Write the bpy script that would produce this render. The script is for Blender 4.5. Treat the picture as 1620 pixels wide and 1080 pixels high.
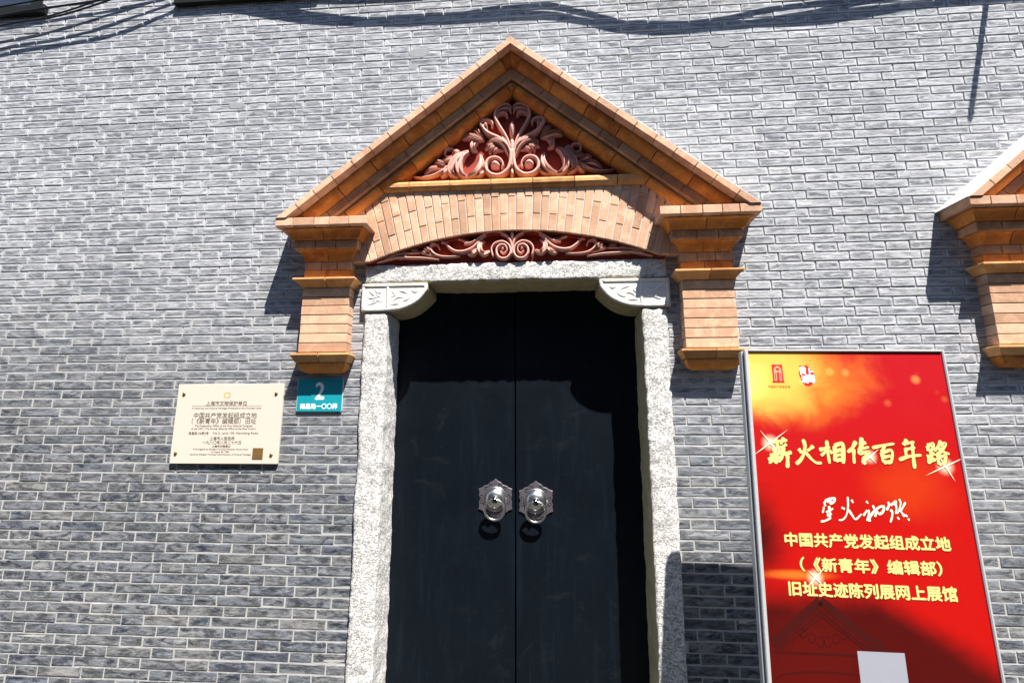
import bpy, bmesh, math, random
from mathutils import Vector, Matrix, noise
from math import sin, cos, tan, pi, radians, sqrt, exp, atan2

random.seed(7)
scene = bpy.context.scene
COL = scene.collection
for o in list(bpy.data.objects):
    bpy.data.objects.remove(o)

# ------------------------------------------------------------------ camera
CAM = Vector((0.167, -2.4, 1.6))
PITCH, YAW = radians(10.5), radians(4.06)
cam = bpy.data.cameras.new('camera')
cam.sensor_width = 36.0
cam.lens = 760 / 1620 * 36.0
cam.clip_start, cam.clip_end = 0.05, 500
cam_o = bpy.data.objects.new('camera', cam)
COL.objects.link(cam_o)
cam_o.location = CAM
cam_o.rotation_euler = (pi / 2 + PITCH, 0, YAW)
scene.camera = cam_o

# ------------------------------------------------------------------ light
SUN = Vector((0.69, -1.0, 2.42)).normalized()          # towards the sun
world = bpy.data.worlds.new('World')
scene.world = world
world.use_nodes = True
wn = world.node_tree
sky = wn.nodes.new('ShaderNodeTexSky')
sky.sky_type = 'NISHITA'
sky.sun_disc = False
sky.ozone_density = 4.0
sky.dust_density = 0.3
sky.sun_elevation = math.asin(SUN.z)
sky.sun_rotation = atan2(SUN.x, SUN.y)
wn.links.new(sky.outputs[0], wn.nodes['Background'].inputs['Color'])
wn.nodes['Background'].inputs['Strength'].default_value = 0.09
sun = bpy.data.lights.new('sun', 'SUN')
sun.energy = 5.0
sun.angle = radians(0.55)
sun.color = (1.0, 0.965, 0.91)
sun_o = bpy.data.objects.new('sun', sun)
COL.objects.link(sun_o)
sun_o.location = (3, -5, 12)
sun_o.rotation_euler = (-SUN).to_track_quat('-Z', 'Y').to_euler()
vs = scene.view_settings
vs.view_transform = 'Standard'
vs.look = 'None'
vs.exposure = 1.62
vs.gamma = 1.0
vs.use_curve_mapping = False

# ------------------------------------------------------------------ helpers
WLOC = {}


def link(o, parent):
    COL.objects.link(o)
    if parent is not None:
        o.parent = parent


def empty(name, loc=(0, 0, 0), label=None, cat=None, group=None):
    o = bpy.data.objects.new(name, None)
    o.empty_display_size = 0.1
    COL.objects.link(o)
    o.location = loc
    WLOC[o.name] = Vector(loc)
    tag(o, label, cat, group)
    return o


def tag(o, label=None, cat=None, group=None, kind=None):
    if label: o['label'] = label
    if cat: o['category'] = cat
    if group: o['group'] = group
    if kind: o['kind'] = kind
    return o


def root_loc(p):
    while p is not None:
        if p.name in WLOC:
            return WLOC[p.name]
        p = p.parent
    return Vector((0, 0, 0))


def mesh_obj(name, verts, faces, mat, parent=None, smooth=False, bevel=0.0, recalc=True):
    off = root_loc(parent)
    me = bpy.data.meshes.new(name)
    me.from_pydata([(v[0] - off.x, v[1] - off.y, v[2] - off.z) for v in verts], [], faces)
    if recalc or bevel:
        bm = bmesh.new()
        bm.from_mesh(me)
        if recalc:
            bmesh.ops.recalc_face_normals(bm, faces=bm.faces)
        if bevel:
            bmesh.ops.bevel(bm, geom=[e for e in bm.edges if len(e.link_faces) == 2 and e.calc_face_angle(0) > 0.5],
                            offset=bevel, segments=1, affect='EDGES', profile=0.7, clamp_overlap=True)
        bm.to_mesh(me)
        bm.free()
    if smooth:
        me.polygons.foreach_set('use_smooth', [True] * len(me.polygons))
    if mat is not None:
        me.materials.append(mat)
    o = bpy.data.objects.new(name, me)
    link(o, parent)
    return o


def copy_tree(o, parent=None):
    c = o.copy()
    COL.objects.link(c)
    c.parent = parent
    for ch in [q for q in o.children]:
        copy_tree(ch, c)
    return c


def box_vf(x0, x1, y0, y1, z0, z1):
    v = [(x0, y0, z0), (x1, y0, z0), (x1, y1, z0), (x0, y1, z0), (x0, y0, z1), (x1, y0, z1), (x1, y1, z1), (x0, y1, z1)]
    f = [(0, 3, 2, 1), (4, 5, 6, 7), (0, 1, 5, 4), (1, 2, 6, 5), (2, 3, 7, 6), (3, 0, 4, 7)]
    return v, f


def extrude_poly(poly, y0, y1):
    """poly in (x,z), extruded from y0 to y1"""
    n = len(poly)
    v = [(x, y0, z) for x, z in poly] + [(x, y1, z) for x, z in poly]
    f = [tuple(range(n)), tuple(range(2 * n - 1, n - 1, -1))]
    f += [(i, (i + 1) % n, n + (i + 1) % n, n + i) for i in range(n)]
    return v, f


def loft(rings):
    n = len(rings[0])
    v, f = [], []
    for r in rings: v += r
    for k in range(len(rings) - 1):
        for i in range(n):
            j = (i + 1) % n
            f.append((k * n + i, k * n + j, (k + 1) * n + j, (k + 1) * n + i))
    f.append(tuple(range(n)))
    m = (len(rings) - 1) * n
    f.append(tuple(range(m + n - 1, m - 1, -1)))
    return v, f


def catmull(pts, per=6):
    P = [Vector(p) for p in pts]
    if len(P) == 2:
        return [P[0].lerp(P[1], i / per) for i in range(per + 1)]
    P = [P[0] * 2 - P[1]] + P + [P[-1] * 2 - P[-2]]
    out = []
    for i in range(1, len(P) - 2):
        a, b, c, d = P[i - 1:i + 3]
        for k in range(per):
            t = k / per
            out.append(0.5 * ((2 * b) + (c - a) * t + (2 * a - 5 * b + 4 * c - d) * t * t + (3 * b - a - 3 * c + d) * t ** 3))
    out.append(P[-2].copy())
    return out


def tube(pts, r, sides=8, taper=None):
    P = [Vector(p) for p in pts]
    rings = []
    ref = Vector((0.13, 0.27, 0.95))
    for i, p in enumerate(P):
        t = (P[min(i + 1, len(P) - 1)] - P[max(i - 1, 0)]).normalized()
        a = t.cross(ref)
        if a.length < 1e-3: a = t.cross(Vector((1, 0, 0)))
        a.normalize()
        b = t.cross(a)
        rr = r if taper is None else r * taper[i]
        rings.append([tuple(p + (a * cos(2 * pi * k / sides) + b * sin(2 * pi * k / sides)) * rr) for k in range(sides)])
    return loft(rings)


def merge(parts):
    V, F = [], []
    for v, f in parts:
        n = len(V)
        V += list(v)
        F += [tuple(i + n for i in q) for q in f]
    return V, F


# ------------------------------------------------------------------ node helpers
class NT:
    def __init__(self, name, rough=0.85, spec=0.25):
        self.m = bpy.data.materials.new(name)
        self.m.use_nodes = True
        self.t = self.m.node_tree
        self.b = self.t.nodes['Principled BSDF']
        self.b.inputs['Roughness'].default_value = rough
        self.b.inputs['Specular IOR Level'].default_value = spec

    def n(self, typ, **kw):
        nd = self.t.nodes.new(typ)
        for k, v in kw.items(): setattr(nd, k, v)
        return nd

    def put(self, sock, val):
        if isinstance(val, bpy.types.NodeSocket):
            self.t.links.new(val, sock)
        elif isinstance(val, (tuple, list)) and sock.type == 'RGBA' and len(val) == 3:
            sock.default_value = (*val, 1)
        else:
            sock.default_value = val

    def math(self, op, a, b=0.0, clamp=False):
        nd = self.n('ShaderNodeMath', operation=op, use_clamp=clamp)
        self.put(nd.inputs[0], a)
        self.put(nd.inputs[1], b)
        return nd.outputs[0]

    def mix(self, f, a, b, mode='MIX'):
        nd = self.n('ShaderNodeMix', data_type='RGBA', blend_type=mode, clamp_factor=True)
        self.put(nd.inputs['Factor'], f)
        self.put(nd.inputs[6], a)
        self.put(nd.inputs[7], b)
        return nd.outputs[2]

    def step(self, x, lo, hi):
        nd = self.n('ShaderNodeMapRange', interpolation_type='SMOOTHSTEP', clamp=True)
        self.put(nd.inputs[0], x)
        nd.inputs[1].default_value, nd.inputs[2].default_value = lo, hi
        return nd.outputs[0]

    def noise(self, vec, scale, detail=4.0, rough=0.6, dist=0.0):
        nd = self.n('ShaderNodeTexNoise')
        if vec is not None: self.put(nd.inputs['Vector'], vec)
        nd.inputs['Scale'].default_value = scale
        nd.inputs['Detail'].default_value = detail
        nd.inputs['Roughness'].default_value = rough
        nd.inputs['Distortion'].default_value = dist
        return nd.outputs[0]

    def voronoi(self, vec, scale, feature='F1'):
        nd = self.n('ShaderNodeTexVoronoi', feature=feature)
        if vec is not None: self.put(nd.inputs['Vector'], vec)
        nd.inputs['Scale'].default_value = scale
        return nd.outputs[0]

    def pos(self, scale=None):
        g = self.n('ShaderNodeNewGeometry').outputs['Position']
        if scale is None: return g
        mp = self.n('ShaderNodeMapping')
        self.put(mp.inputs['Vector'], g)
        mp.inputs['Scale'].default_value = scale
        return mp.outputs[0]

    def sep(self, vec):
        s = self.n('ShaderNodeSeparateXYZ')
        self.put(s.inputs[0], vec)
        return s.outputs

    def attr(self, name):
        a = self.n('ShaderNodeAttribute', attribute_name=name)
        return a.outputs['Fac']

    def rnd(self):
        return self.n('ShaderNodeObjectInfo').outputs['Random']

    def bump(self, h, strength=0.3, dist=0.01):
        b = self.n('ShaderNodeBump')
        b.inputs['Strength'].default_value = strength
        b.inputs['Distance'].default_value = dist
        self.put(b.inputs['Height'], h)
        self.t.links.new(b.outputs[0], self.b.inputs['Normal'])

    def color(self, c): self.put(self.b.inputs['Base Color'], c)

    def rough(self, r): self.put(self.b.inputs['Roughness'], r)

    def ramp(self, f, stops):
        r = self.n('ShaderNodeValToRGB')
        el = r.color_ramp.elements
        while len(el) < len(stops): el.new(0.5)
        for e, (p, c) in zip(el, stops):
            e.position = p
            e.color = (*c, 1)
        self.put(r.inputs[0], f)
        return r.outputs[0]


def plain(name, col, rough=0.6, spec=0.3, metal=0.0, var=0.12, scale=30, bump=0.0):
    m = NT(name, rough, spec)
    p = m.pos()
    nz = m.noise(p, scale, 5)
    dark = tuple(c * (1 - var * 1.6) for c in col)
    lite = tuple(min(1, c * (1 + var)) for c in col)
    m.color(m.mix(nz, dark, lite))
    m.b.inputs['Metallic'].default_value = metal
    if bump: m.bump(nz, bump, 0.004)
    return m.m


# grey wall brick ------------------------------------------------------
def make_grey_brick():
    m = NT('grey_brick', 0.9, 0.15)
    p = m.pos()
    tone = m.math('FRACT', m.math('ADD', m.attr('tone'), m.rnd()))
    rim = m.attr('rim')
    xyz = m.sep(p)

    def own(scale, k):
        """world position, stretched, and shifted by a different amount for every brick"""
        ad = m.n('ShaderNodeVectorMath', operation='ADD')
        m.put(ad.inputs[0], m.pos(scale))
        cb = m.n('ShaderNodeCombineXYZ')
        m.put(cb.inputs[0], m.math('MULTIPLY', tone, k)); m.put(cb.inputs[1], m.math('MULTIPLY', tone, k * 1.7)); m.put(cb.inputs[2], m.math('MULTIPLY', tone, -k * 0.6))
        m.put(ad.inputs[1], cb.outputs[0])
        return ad.outputs[0]
    # pale tone: stronger high on the wall and to the right, broken up by broad patches
    fld = m.math('ADD', xyz[2], m.math('MULTIPLY', xyz[0], 0.17))
    fld = m.math('ADD', fld, m.math('MULTIPLY', m.math('SUBTRACT', m.noise(p, 1.1, 4), 0.5), 1.3))
    bloom = m.step(fld, 0.9, 2.5)
    streak = m.noise(own((10, 10, 60), 41), 1.0, 6, 0.68, 1.2)
    cloud = m.noise(own((15, 15, 42), 67), 1.0, 6, 0.64, 0.7)
    fine = m.noise(p, 240, 3)
    t2 = m.math('FRACT', m.math('MULTIPLY', tone, 7.31))
    dark = m.mix(t2, (0.020, 0.026, 0.040), (0.052, 0.052, 0.050))
    mid = m.mix(tone, (0.125, 0.136, 0.160), (0.195, 0.194, 0.192))
    body = m.mix(m.step(cloud, 0.38, 0.62), dark, mid)
    body = m.mix(m.math('MULTIPLY', m.step(m.noise(own((34, 34, 70), 23), 1.0, 5, 0.7, 1.5), 0.53, 0.68), 0.55), body, (0.27, 0.275, 0.28))
    body = m.mix(m.math('MULTIPLY', m.step(streak, 0.55, 0.76), 0.62), body, (0.42, 0.42, 0.415))
    # smeared pointing, thicker near some edges
    edge = m.math('ADD', m.math('MULTIPLY', rim, 0.68), m.math('MULTIPLY', m.math('SUBTRACT', streak, 0.5), 2.8))
    edge = m.math('ADD', edge, m.math('MULTIPLY', m.math('SUBTRACT', cloud, 0.5), 1.2))
    edge = m.math('ADD', edge, m.math('MULTIPLY', m.math('SUBTRACT', t2, 0.5), 0.25))
    film = m.math('MULTIPLY', m.step(edge, -0.28, 0.72), m.math('ADD', m.math('MULTIPLY', bloom, 0.80), 0.10), clamp=True)
    body = m.mix(film, body, m.mix(bloom, (0.34, 0.34, 0.345), (0.44, 0.445, 0.46)))
    body = m.mix(m.math('MULTIPLY', bloom, 0.24), body, (0.46, 0.465, 0.49))
    # broad weather streaks that run across several bricks
    ws = m.noise(m.pos((2.2, 2.2, 17)), 1.0, 6, 0.62, 0.9)
    body = m.mix(m.math('MULTIPLY', m.step(ws, 0.50, 0.72), 0.55), body, m.mix(bloom, (0.055, 0.062, 0.078), (0.135, 0.142, 0.16)))
    body = m.mix(m.math('MULTIPLY', m.math('SUBTRACT', 1.0, m.step(ws, 0.28, 0.46)), m.math('ADD', m.math('MULTIPLY', bloom, 0.32), 0.08)), body, (0.52, 0.52, 0.53))
    spots = m.step(m.noise(p, 85, 2), 0.70, 0.76)
    body = m.mix(m.math('MULTIPLY', spots, 0.6), body, (0.03, 0.03, 0.034))
    stain = m.step(m.noise(m.pos((2.6, 2.6, 4.4)), 1.0, 5, 0.7, 1.0), 0.60, 0.74)
    body = m.mix(m.math('MULTIPLY', stain, 0.18), body, (0.46, 0.42, 0.34))
    m.color(body)
    h = m.math('ADD', m.math('MULTIPLY', cloud, 0.8), m.math('MULTIPLY', fine, 0.30))
    h = m.math('ADD', h, m.math('MULTIPLY', streak, 0.5))
    m.bump(h, 0.7, 0.006)
    return m.m


def make_mortar():
    m = NT('white_mortar', 0.95, 0.1)
    p = m.pos()
    nz = m.noise(p, 14, 5)
    c = m.mix(nz, (0.29, 0.28, 0.265), (0.46, 0.45, 0.435))
    c = m.mix(m.math('MULTIPLY', m.step(m.noise(p, 5, 4), 0.58, 0.75), 0.6), c, (0.24, 0.23, 0.22))
    m.color(c)
    m.bump(m.noise(p, 150, 3), 0.5, 0.004)
    return m.m


# orange terracotta brick ---------------------------------------------
def make_terracotta(name, pale, deep, smudge=0.35):
    m = NT(name, 0.8, 0.22)
    p = m.pos()
    r = m.rnd()
    cloud = m.noise(m.pos((16, 16, 16)), 1.0, 6, 0.65, 0.5)
    fine = m.noise(p, 210, 3)
    base = m.mix(r, deep, pale)
    base = m.mix(m.step(cloud, 0.42, 0.70), base, tuple(min(1, c * 1.18) for c in pale))
    hot = m.step(m.noise(m.pos((24, 24, 24)), 1.0, 4, 0.6, 0.8), 0.60, 0.74)
    base = m.mix(m.math('MULTIPLY', hot, 0.55), base, (0.56, 0.175, 0.03))
    soot = m.step(m.noise(m.pos((26, 26, 12)), 1.0, 6, 0.75, 0.6), 0.52, 0.74)
    base = m.mix(m.math('MULTIPLY', soot, smudge), base, (0.33, 0.215, 0.15))
    lime = m.step(m.noise(m.pos((42, 42, 9)), 1.0, 6, 0.72, 0.7), 0.54, 0.72)
    base = m.mix(m.math('MULTIPLY', lime, 0.30), base, (0.62, 0.50, 0.39))
    r2 = m.math('FRACT', m.math('MULTIPLY', r, 13.7))
    base = m.mix(m.math('MULTIPLY', m.step(r2, 0.62, 0.95), 0.45), base, tuple(c * 0.55 for c in deep))
    pit = m.step(m.noise(p, 95, 2), 0.66, 0.74)
    base = m.mix(m.math('MULTIPLY', pit, 0.45), base, (0.30, 0.13, 0.06))
    m.color(base)
    m.bump(m.math('ADD', m.math('MULTIPLY', cloud, 0.5), m.math('MULTIPLY', fine, 0.5)), 0.75, 0.005)
    return m.m


def make_stone():
    m = NT('rough_granite', 0.95, 0.12)
    p = m.pos()
    n1 = m.noise(m.pos((85, 85, 130)), 1.0, 5, 0.7, 0.8)
    n2 = m.noise(p, 7, 5)
    n3 = m.noise(m.pos((75, 75, 120)), 1.0, 3, 0.6, 1.4)
    c = m.mix(n2, (0.60, 0.58, 0.545), (0.74, 0.725, 0.70))
    c = m.mix(m.math('MULTIPLY', m.step(n1, 0.52, 0.70), .55), c, (0.34, 0.33, 0.315))
    c = m.mix(m.math('MULTIPLY', m.step(n3, 0.525, 0.60), 0.62), c, (0.19, 0.18, 0.165))
    rust = m.step(m.noise(p, 16, 4), 0.62, 0.76)
    c = m.mix(m.math('MULTIPLY', rust, 0.25), c, (0.46, 0.37, 0.25))
    m.color(c)
    h = m.math('SUBTRACT', m.math('MULTIPLY', n1, 0.6), m.math('MULTIPLY', m.step(n3, 0.50, 0.62), 0.7))
    m.bump(h, 0.9, 0.010)
    return m.m


def make_smooth_stone():
    m = NT('dressed_granite', 0.9, 0.15)
    p = m.pos()
    n1 = m.noise(p, 60, 5, 0.7)
    n2 = m.noise(p, 7, 4)
    c = m.mix(n2, (0.60, 0.57, 0.50), (0.74, 0.72, 0.68))
    c = m.mix(m.math('MULTIPLY', m.step(n1, 0.52, 0.72), 0.6), c, (0.37, 0.34, 0.28))
    m.color(c)
    m.bump(n1, 0.6, 0.006)
    return m.m


def make_clay(name, a, b, scale=22):
    m = NT(name, 0.72, 0.3)
    p = m.pos()
    n1 = m.noise(p, scale, 5, 0.6)
    c = m.mix(n1, a, b)
    c = m.mix(m.math('MULTIPLY', m.step(m.noise(p, 90, 3), 0.60, 0.75), 0.35), c, tuple(min(1, q * 1.5) for q in b))
    m.color(c)
    m.bump(m.noise(p, 130, 4), 0.3, 0.003)
    return m.m


def make_door():
    m = NT('black_door_paint', 0.42, 0.13)
    p = m.pos()
    n1 = m.noise(m.pos((30, 30, 2.2)), 1.0, 5, 0.6)
    n2 = m.noise(p, 3.0, 4)
    c = m.mix(n2, (0.0022, 0.0036, 0.0058), (0.0036, 0.0064, 0.0105))
    scr = m.step(m.noise(m.pos((40, 40, 320)), 1.0, 3, 0.6, 1.2), 0.68, 0.74)
    scr = m.math('MULTIPLY', scr, m.step(m.noise(p, 6, 3), 0.55, 0.68))
    c = m.mix(m.math('MULTIPLY', scr, 0.5), c, (0.09, 0.10, 0.10))
    smear = m.step(m.noise(m.pos((16, 16, 1.6)), 1.0, 6, 0.7, 0.6), 0.50, 0.70)
    c = m.mix(m.math('MULTIPLY', smear, 0.55), c, (0.0062, 0.0110, 0.0170))
    hand = m.step(m.noise(m.pos((7, 7, 9)), 1.0, 5, 0.65, 0.8), 0.58, 0.74)
    c = m.mix(m.math('MULTIPLY', hand, 0.45), c, (0.012, 0.015, 0.018))
    dust = m.step(m.noise(p, 160, 2), 0.70, 0.76)
    c = m.mix(m.math('MULTIPLY', dust, 0.25), c, (0.10, 0.10, 0.10))
    m.color(c)
    m.rough(m.math('ADD', m.math('MULTIPLY', n2, 0.22), 0.34))
    m.bump(n1, 0.12, 0.004)
    return m.m


MAT = dict(
    brick=make_grey_brick(), mortar=make_mortar(),
    terra=make_terracotta('orange_brick', (0.64, 0.255, 0.055), (0.42, 0.130, 0.024), 0.55),  # deeper tint for mouldings in shade; the shade is in the colour
    terra_pale=make_terracotta('peach_brick', (0.60, 0.375, 0.245), (0.46, 0.25, 0.145), 0.42),  # same brick with sunlight painted in: caps, fillets, shaft, frieze
    terra_mid=make_terracotta('amber_brick', (0.60, 0.315, 0.125), (0.46, 0.205, 0.065), 0.5),  # tint halfway between the sunlit and shaded brick
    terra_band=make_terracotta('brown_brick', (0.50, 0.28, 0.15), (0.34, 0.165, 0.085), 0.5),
    terra_mortar=plain('orange_brick_mortar', (0.25, 0.21, 0.18), 0.95, 0.1, var=0.2, scale=60),
    stone=make_stone(), dressed=make_smooth_stone(),
    relief=make_clay('pink_clay_carving', (0.56, 0.25, 0.195), (0.70, 0.39, 0.32)),
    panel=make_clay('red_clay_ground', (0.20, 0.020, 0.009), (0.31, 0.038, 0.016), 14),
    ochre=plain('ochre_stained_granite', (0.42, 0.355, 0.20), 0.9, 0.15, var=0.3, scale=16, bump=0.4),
    door=make_door(),
    cement=plain('white_cement', (0.66, 0.65, 0.62), 0.9, 0.15, var=0.2, scale=18, bump=0.3),
    steel=plain('brushed_steel', (0.50, 0.49, 0.47), 0.30, 0.5, 1.0, var=0.12, scale=120),
    dark_steel=plain('dark_polished_steel', (0.07, 0.07, 0.075), 0.15, 0.5, 1.0, var=0.1, scale=80),
    pewter=plain('dull_pewter', (0.115, 0.10, 0.12), 0.5, 0.5, 0.5, var=0.25, scale=60),
    dark_line=plain('engraved_black', (0.02, 0.018, 0.02), 0.6, 0.3),
    cream=plain('cream_plaque', (0.57, 0.50, 0.415), 0.45, 0.4, var=0.03, scale=10),
    brass=plain('aged_brass', (0.33, 0.22, 0.05), 0.4, 0.5, 0.8, var=0.3, scale=200),
    gold=plain('gold_print', (0.55, 0.42, 0.13), 0.5, 0.4, var=0.1),
    ink=plain('grey_brown_ink', (0.085, 0.072, 0.058), 0.6, 0.3),
    bronze=plain('brown_plate', (0.16, 0.085, 0.025), 0.4, 0.5, var=0.2),
    teal=plain('teal_enamel', (0.008, 0.25, 0.30), 0.35, 0.5, var=0.08, scale=9),
    white=plain('white_enamel', (0.78, 0.78, 0.76), 0.35, 0.4, var=0.03),
    alu=plain('aluminium_profile', (0.50, 0.50, 0.49), 0.4, 0.5, 0.35, var=0.08, scale=80),
    text=plain('pale_yellow_print', (0.60, 0.48, 0.17), 0.4, 0.4, var=0.04),
    text_dark=plain('dark_print_edge', (0.16, 0.022, 0.004), 0.4, 0.4, var=0.05),
    cream_text=plain('cream_print', (0.70, 0.63, 0.45), 0.4, 0.4, var=0.04),
    logo=plain('crimson_print', (0.46, 0.018, 0.015), 0.4, 0.4, var=0.05),
    logo_dark=plain('brown_print', (0.30, 0.10, 0.02), 0.5, 0.3),
    print_white=plain('white_print', (0.86, 0.86, 0.86), 0.4, 0.4, var=0.03),
    card=plain('blank_white_card', (0.24, 0.245, 0.28), 0.5, 0.3, var=0.03),
    portal_print=plain('maroon_print', (0.040, 0.003, 0.002), 0.5, 0.15, var=0.1),
    cable=plain('black_rubber', (0.012, 0.012, 0.014), 0.6, 0.3),
    iron=plain('dark_iron', (0.03, 0.03, 0.032), 0.6, 0.4, var=0.2),
    timber=plain('dark_green_timber', (0.008, 0.010, 0.008), 0.6, 0.15, var=0.3),
    glass=plain('dark_window_glass', (0.02, 0.025, 0.03), 0.08, 0.5, var=0.1),
)

# ------------------------------------------------------------------ carving and lettering strokes (metres)
TYMPANUM_HALF = [
    ('scroll', (0.009, 0.011, 0.006), [(-0.002, 3.0909), (-0.0335, 3.1739), (-0.071, 3.2416), (-0.0962, 3.297), (-0.0889, 3.3384), (-0.0603, 3.3647), (-0.0263, 3.3713), (-0.0037, 3.3483)]),
    ('scroll', (0.004, 0.008, 0.006), [(-0.0946, 3.2927), (-0.0753, 3.3335), (-0.0414, 3.3469), (-0.015, 3.3413), (-0.0075, 3.3233)]),
    ('scroll', (0.004, 0.008, 0.009), [(-0.0916, 3.2842), (-0.0751, 3.3109), (-0.0526, 3.3206), (-0.0338, 3.313), (-0.0285, 3.296)]),
    ('scroll', (0.01, 0.014, 0.006), [(-0.002, 3.0667), (-0.0334, 3.1314), (-0.0744, 3.166), (-0.1119, 3.1842), (-0.142, 3.2054), (-0.1649, 3.2363), (-0.1728, 3.2633), (-0.1541, 3.2773), (-0.1261, 3.2759), (-0.1087, 3.2584), (-0.1123, 3.2395)]),
    ('leaf', (0.004, 0.02, 0.003), [(-0.1592, 3.2626), (-0.1559, 3.2417), (-0.1383, 3.2102)]),
    ('leaf', (0.003, 0.016, 0.003), [(-0.2755, 3.1754), (-0.2395, 3.1836), (-0.1942, 3.1716), (-0.1529, 3.1648)]),
    ('leaf', (0.006, 0.011, 0.003), [(-0.2137, 3.2196), (-0.1948, 3.2187), (-0.178, 3.1972), (-0.1529, 3.1713)]),
    ('leaf', (0.005, 0.014, 0.004), [(-0.1902, 3.1525), (-0.2125, 3.1372), (-0.2158, 3.1128), (-0.1932, 3.0979)]),
    ('leaf', (0.003, 0.01, 0.003), [(-0.0671, 3.1878), (-0.0483, 3.1582), (-0.0259, 3.1205), (-0.0111, 3.0752)]),
    ('leaf', (0.004, 0.016, 0.006), [(-0.1429, 3.1422), (-0.1042, 3.1527), (-0.0631, 3.1409), (-0.0296, 3.1044), (-0.0111, 3.051)]),
    ('leaf', (0.004, 0.01, 0.003), [(-0.1486, 3.1098), (-0.13, 3.1195), (-0.104, 3.1265), (-0.0668, 3.1264)]),
    ('leaf', (0.003, 0.01, 0.003), [(-0.12, 3.0817), (-0.1187, 3.1027), (-0.0965, 3.1147), (-0.063, 3.1165)]),
    ('leaf', (0.003, 0.009, 0.003), [(-0.0962, 3.0693), (-0.0948, 3.0911), (-0.0741, 3.1024), (-0.0444, 3.097)]),
    ('scroll', (0.013, 0.013, 0.006), [(-0.0059, 3.0912), (-0.0088, 3.0268), (-0.0257, 2.9755), (-0.066, 2.9454), (-0.1101, 2.9511), (-0.1384, 2.9802), (-0.1402, 3.0164), (-0.1241, 3.043), (-0.0923, 3.0513), (-0.0649, 3.0405), (-0.05, 3.0125), (-0.0573, 2.9904)]),
    ('bud', (0.012, 0.026, 0.012), [(-0.1142, 3.0032), (-0.0921, 3.0103), (-0.0684, 3.0013)]),
    ('leaf', (0.008, 0.018, 0.004), [(-0.2381, 3.0999), (-0.2677, 3.0768), (-0.2877, 3.0307), (-0.2882, 2.9824), (-0.2578, 2.9491), (-0.2134, 2.9489)]),
    ('leaf', (0.004, 0.016, 0.006), [(-0.1736, 3.0784), (-0.1656, 3.0335), (-0.1784, 2.9899), (-0.2135, 2.9569), (-0.2578, 2.9491)]),
    ('leaf', (0.004, 0.008, 0.004), [(-0.14, 3.0003), (-0.1582, 2.9674), (-0.1802, 2.9539), (-0.2097, 2.9512)]),
    ('leaf', (0.003, 0.02, 0.006), [(-0.2381, 3.0975), (-0.2863, 3.0711), (-0.3227, 3.0241), (-0.3328, 2.9762), (-0.295, 2.949)]),
    ('scroll', (0.004, 0.007, 0.006), [(-0.3276, 3.0729), (-0.356, 3.0685), (-0.37, 3.087), (-0.3638, 3.1105), (-0.3376, 3.1175), (-0.3192, 3.1036), (-0.3263, 3.0851)]),
    ('leaf', (0.003, 0.01, 0.003), [(-0.287, 3.1054), (-0.3093, 3.095), (-0.3314, 3.0772)]),
    ('leaf', (0.006, 0.009, 0.005), [(-0.3814, 3.0606), (-0.357, 3.0482), (-0.3197, 3.058), (-0.2827, 3.0807)]),
    ('leaf', (0.003, 0.013, 0.003), [(-0.4278, 3.0245), (-0.4093, 3.0358), (-0.3851, 3.0308), (-0.36, 3.0192)]),
    ('scroll', (0.003, 0.008, 0.009), [(-0.5408, 2.9588), (-0.4744, 2.953), (-0.4163, 2.9667), (-0.3632, 2.9975), (-0.3104, 3.0413)]),
    ('leaf', (0.003, 0.012, 0.003), [(-0.4823, 2.9662), (-0.4494, 2.993), (-0.4159, 3.0037), (-0.3708, 3.0019)]),
    ('leaf', (0.006, 0.015, 0.004), [(-0.3906, 2.956), (-0.37, 2.9696), (-0.352, 2.9971), (-0.3302, 3.0244)]),
]
TYMPANUM_AXIS = [
    ('bud', (0.003, 0.022, 0.008), [(0.0, 3.2671), (0.0, 3.2258), (0.0, 3.1642)]),
    ('bud', (0.003, 0.014, 0.003), [(0.0, 2.9944), (0.0, 2.9586), (0.0, 2.9372)]),
    ('scroll', (0.011, 0.012, 0.01), [(0.0, 3.1478), (0.0, 3.0747), (0.0, 2.9864)]),
]
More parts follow.
